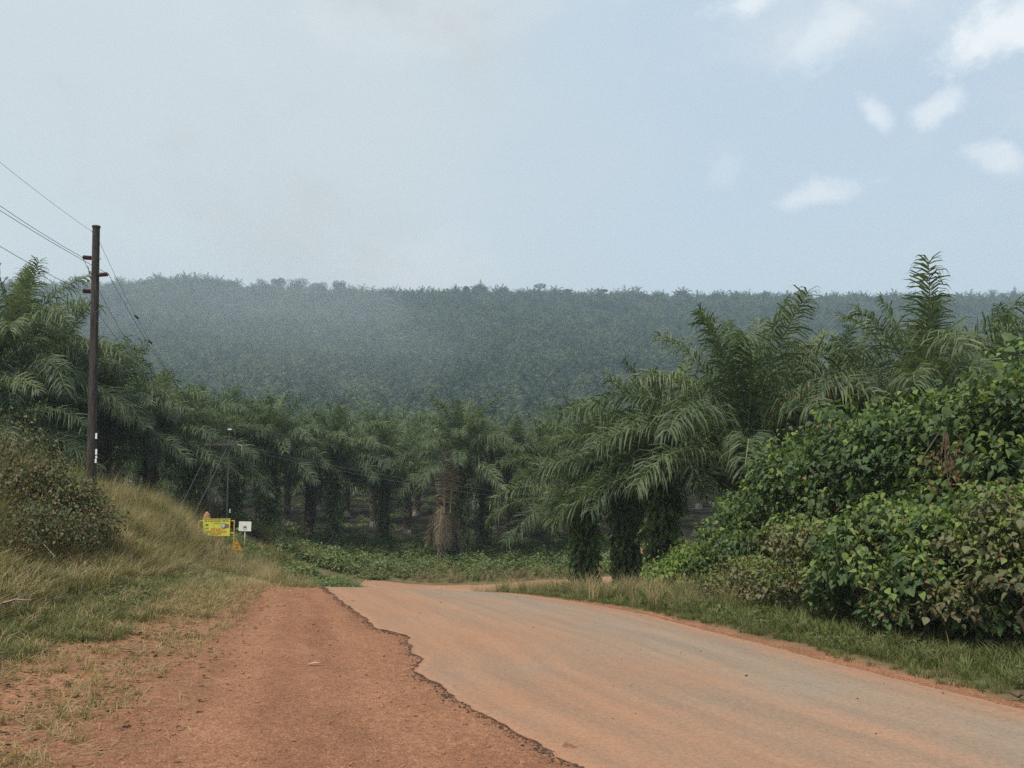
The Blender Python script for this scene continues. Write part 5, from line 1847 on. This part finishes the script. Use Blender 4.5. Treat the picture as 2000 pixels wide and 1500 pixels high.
for (u, v, du, dv, lab) in ((700, 1299, 0, 0, None),):
    p = on_ground(615, 1301)
    mb = MB(); mb.add([(-0.09, -0.015, 0), (0.0, -0.03, 0.015), (0.1, -0.005, 0.01), (0.09, 0.015, 0), (0, 0.03, 0.02), (-0.08, 0.02, 0)], [(0, 1, 4, 5), (1, 2, 3, 4)])
    tag(link('paper_scrap', mb.mesh('paper_scrap', mat('pale_scrap', (0.36, 0.24, 0.18), 0.8)), None, (p[0], p[1], p[2] + 0.03)), 'pale flat scrap lying in the middle of the gravel shoulder', 'litter')
# dead sticks on the left bank
for (a, b, lab) in (((35, 1015, 17.2), (108, 1088, 16.2), 'long pale dead stick slanting across the left bank bush'), ((0, 1180, 12.0), (62, 1172, 11.6), 'dark bare branch in the grass at the left picture edge')):
    pa, pb = P(a[0], a[1], a[2]), P(b[0], b[1], b[2])
    mb = MB(); mb.tube([Vector((0, 0, 0)), (pb - pa) * 0.5 + Vector((0, 0, 0.04)), pb - pa], [0.018, 0.013, 0.006], 5)
    for q in (0.3, 0.6, 0.8):
        s0 = (pb - pa) * q
        mb.tube([s0, s0 + Vector(g.normal(0, 0.12, 3))], [0.008, 0.003], 4)
    tag(link('dead_stick', mb.mesh('dead_stick', noise_mat('bleached_stick', [(0.16, 0.12, 0.09), (0.3, 0.24, 0.18)], 6)), None, pa), lab, 'stick')

# ------------------------------------------------------------------ haze
HAZE_DENSITY = 0.00058
mb = MB()
mb.box((-2600, -2600, -9.0), (2600, 2600, 160.0))
hz = link('haze', mb.mesh('haze', []), kind='stuff')
hm = bpy.data.materials.new('haze_air')
hm.use_nodes = True
hn = hm.node_tree.nodes
hn.clear()
ho = hn.new('ShaderNodeOutputMaterial')
pv = hn.new('ShaderNodeVolumePrincipled')
pv.inputs['Color'].default_value = (0.66, 0.83, 0.98, 1)
pv.inputs['Density'].default_value = HAZE_DENSITY
pv.inputs['Anisotropy'].default_value = 0.25
hm.node_tree.links.new(pv.outputs[0], ho.inputs['Volume'])
hz.data.materials.append(hm)
tag(hz, 'pale smoky haze hanging over the valley and the palm hill', 'haze')

# drifting smoke: soft bodies of thin smoke one behind the other over the left half of the slope
sm_m = bpy.data.materials.new('thin_smoke')
sm_m.use_nodes = True
sn = sm_m.node_tree.nodes
sn.clear()
so = sn.new('ShaderNodeOutputMaterial')
sv = sn.new('ShaderNodeVolumePrincipled')
sv.inputs['Color'].default_value = (0.84, 0.88, 0.92, 1)
sv.inputs['Density'].default_value = 0.0009
sv.inputs['Anisotropy'].default_value = 0.25
sm_m.node_tree.links.new(sv.outputs[0], so.inputs['Volume'])
mb = MB()
for (u, v, Y, rx, ry, rz) in ((640, 700, 250, 42, 34, 26), (520, 660, 345, 90, 45, 42), (420, 610, 470, 120, 60, 52)):
    c = P(u, v, Y)
    nu, nv = 28, 16
    vv = [(c.x, c.y, c.z + rz)]
    for i in range(1, nv):
        th_ = math.pi * i / nv
        for j in range(nu):
            ph = math.tau * j / nu
            w_ = 1 + 0.16 * math.sin(3 * ph + Y) * math.sin(th_) + 0.12 * math.sin(5 * th_ + ph)
            vv.append((c.x + rx * w_ * math.sin(th_) * math.cos(ph), c.y + ry * w_ * math.sin(th_) * math.sin(ph), c.z + rz * w_ * math.cos(th_)))
    vv.append((c.x, c.y, c.z - rz))
    ff = [(0, 1 + j, 1 + (j + 1) % nu) for j in range(nu)]
    for i in range(nv - 2):
        for j in range(nu):
            ff.append((1 + i * nu + j, 1 + (i + 1) * nu + j, 1 + (i + 1) * nu + (j + 1) % nu, 1 + i * nu + (j + 1) % nu))
    l0 = 1 + (nv - 2) * nu
    ff += [(len(vv) - 1, l0 + (j + 1) % nu, l0 + j) for j in range(nu)]
    mb.add(vv, ff)
sk = link('smoke', mb.mesh('smoke', [sm_m], True), kind='stuff')
tag(sk, 'thin drifting smoke over the left part of the palm hill', 'smoke')
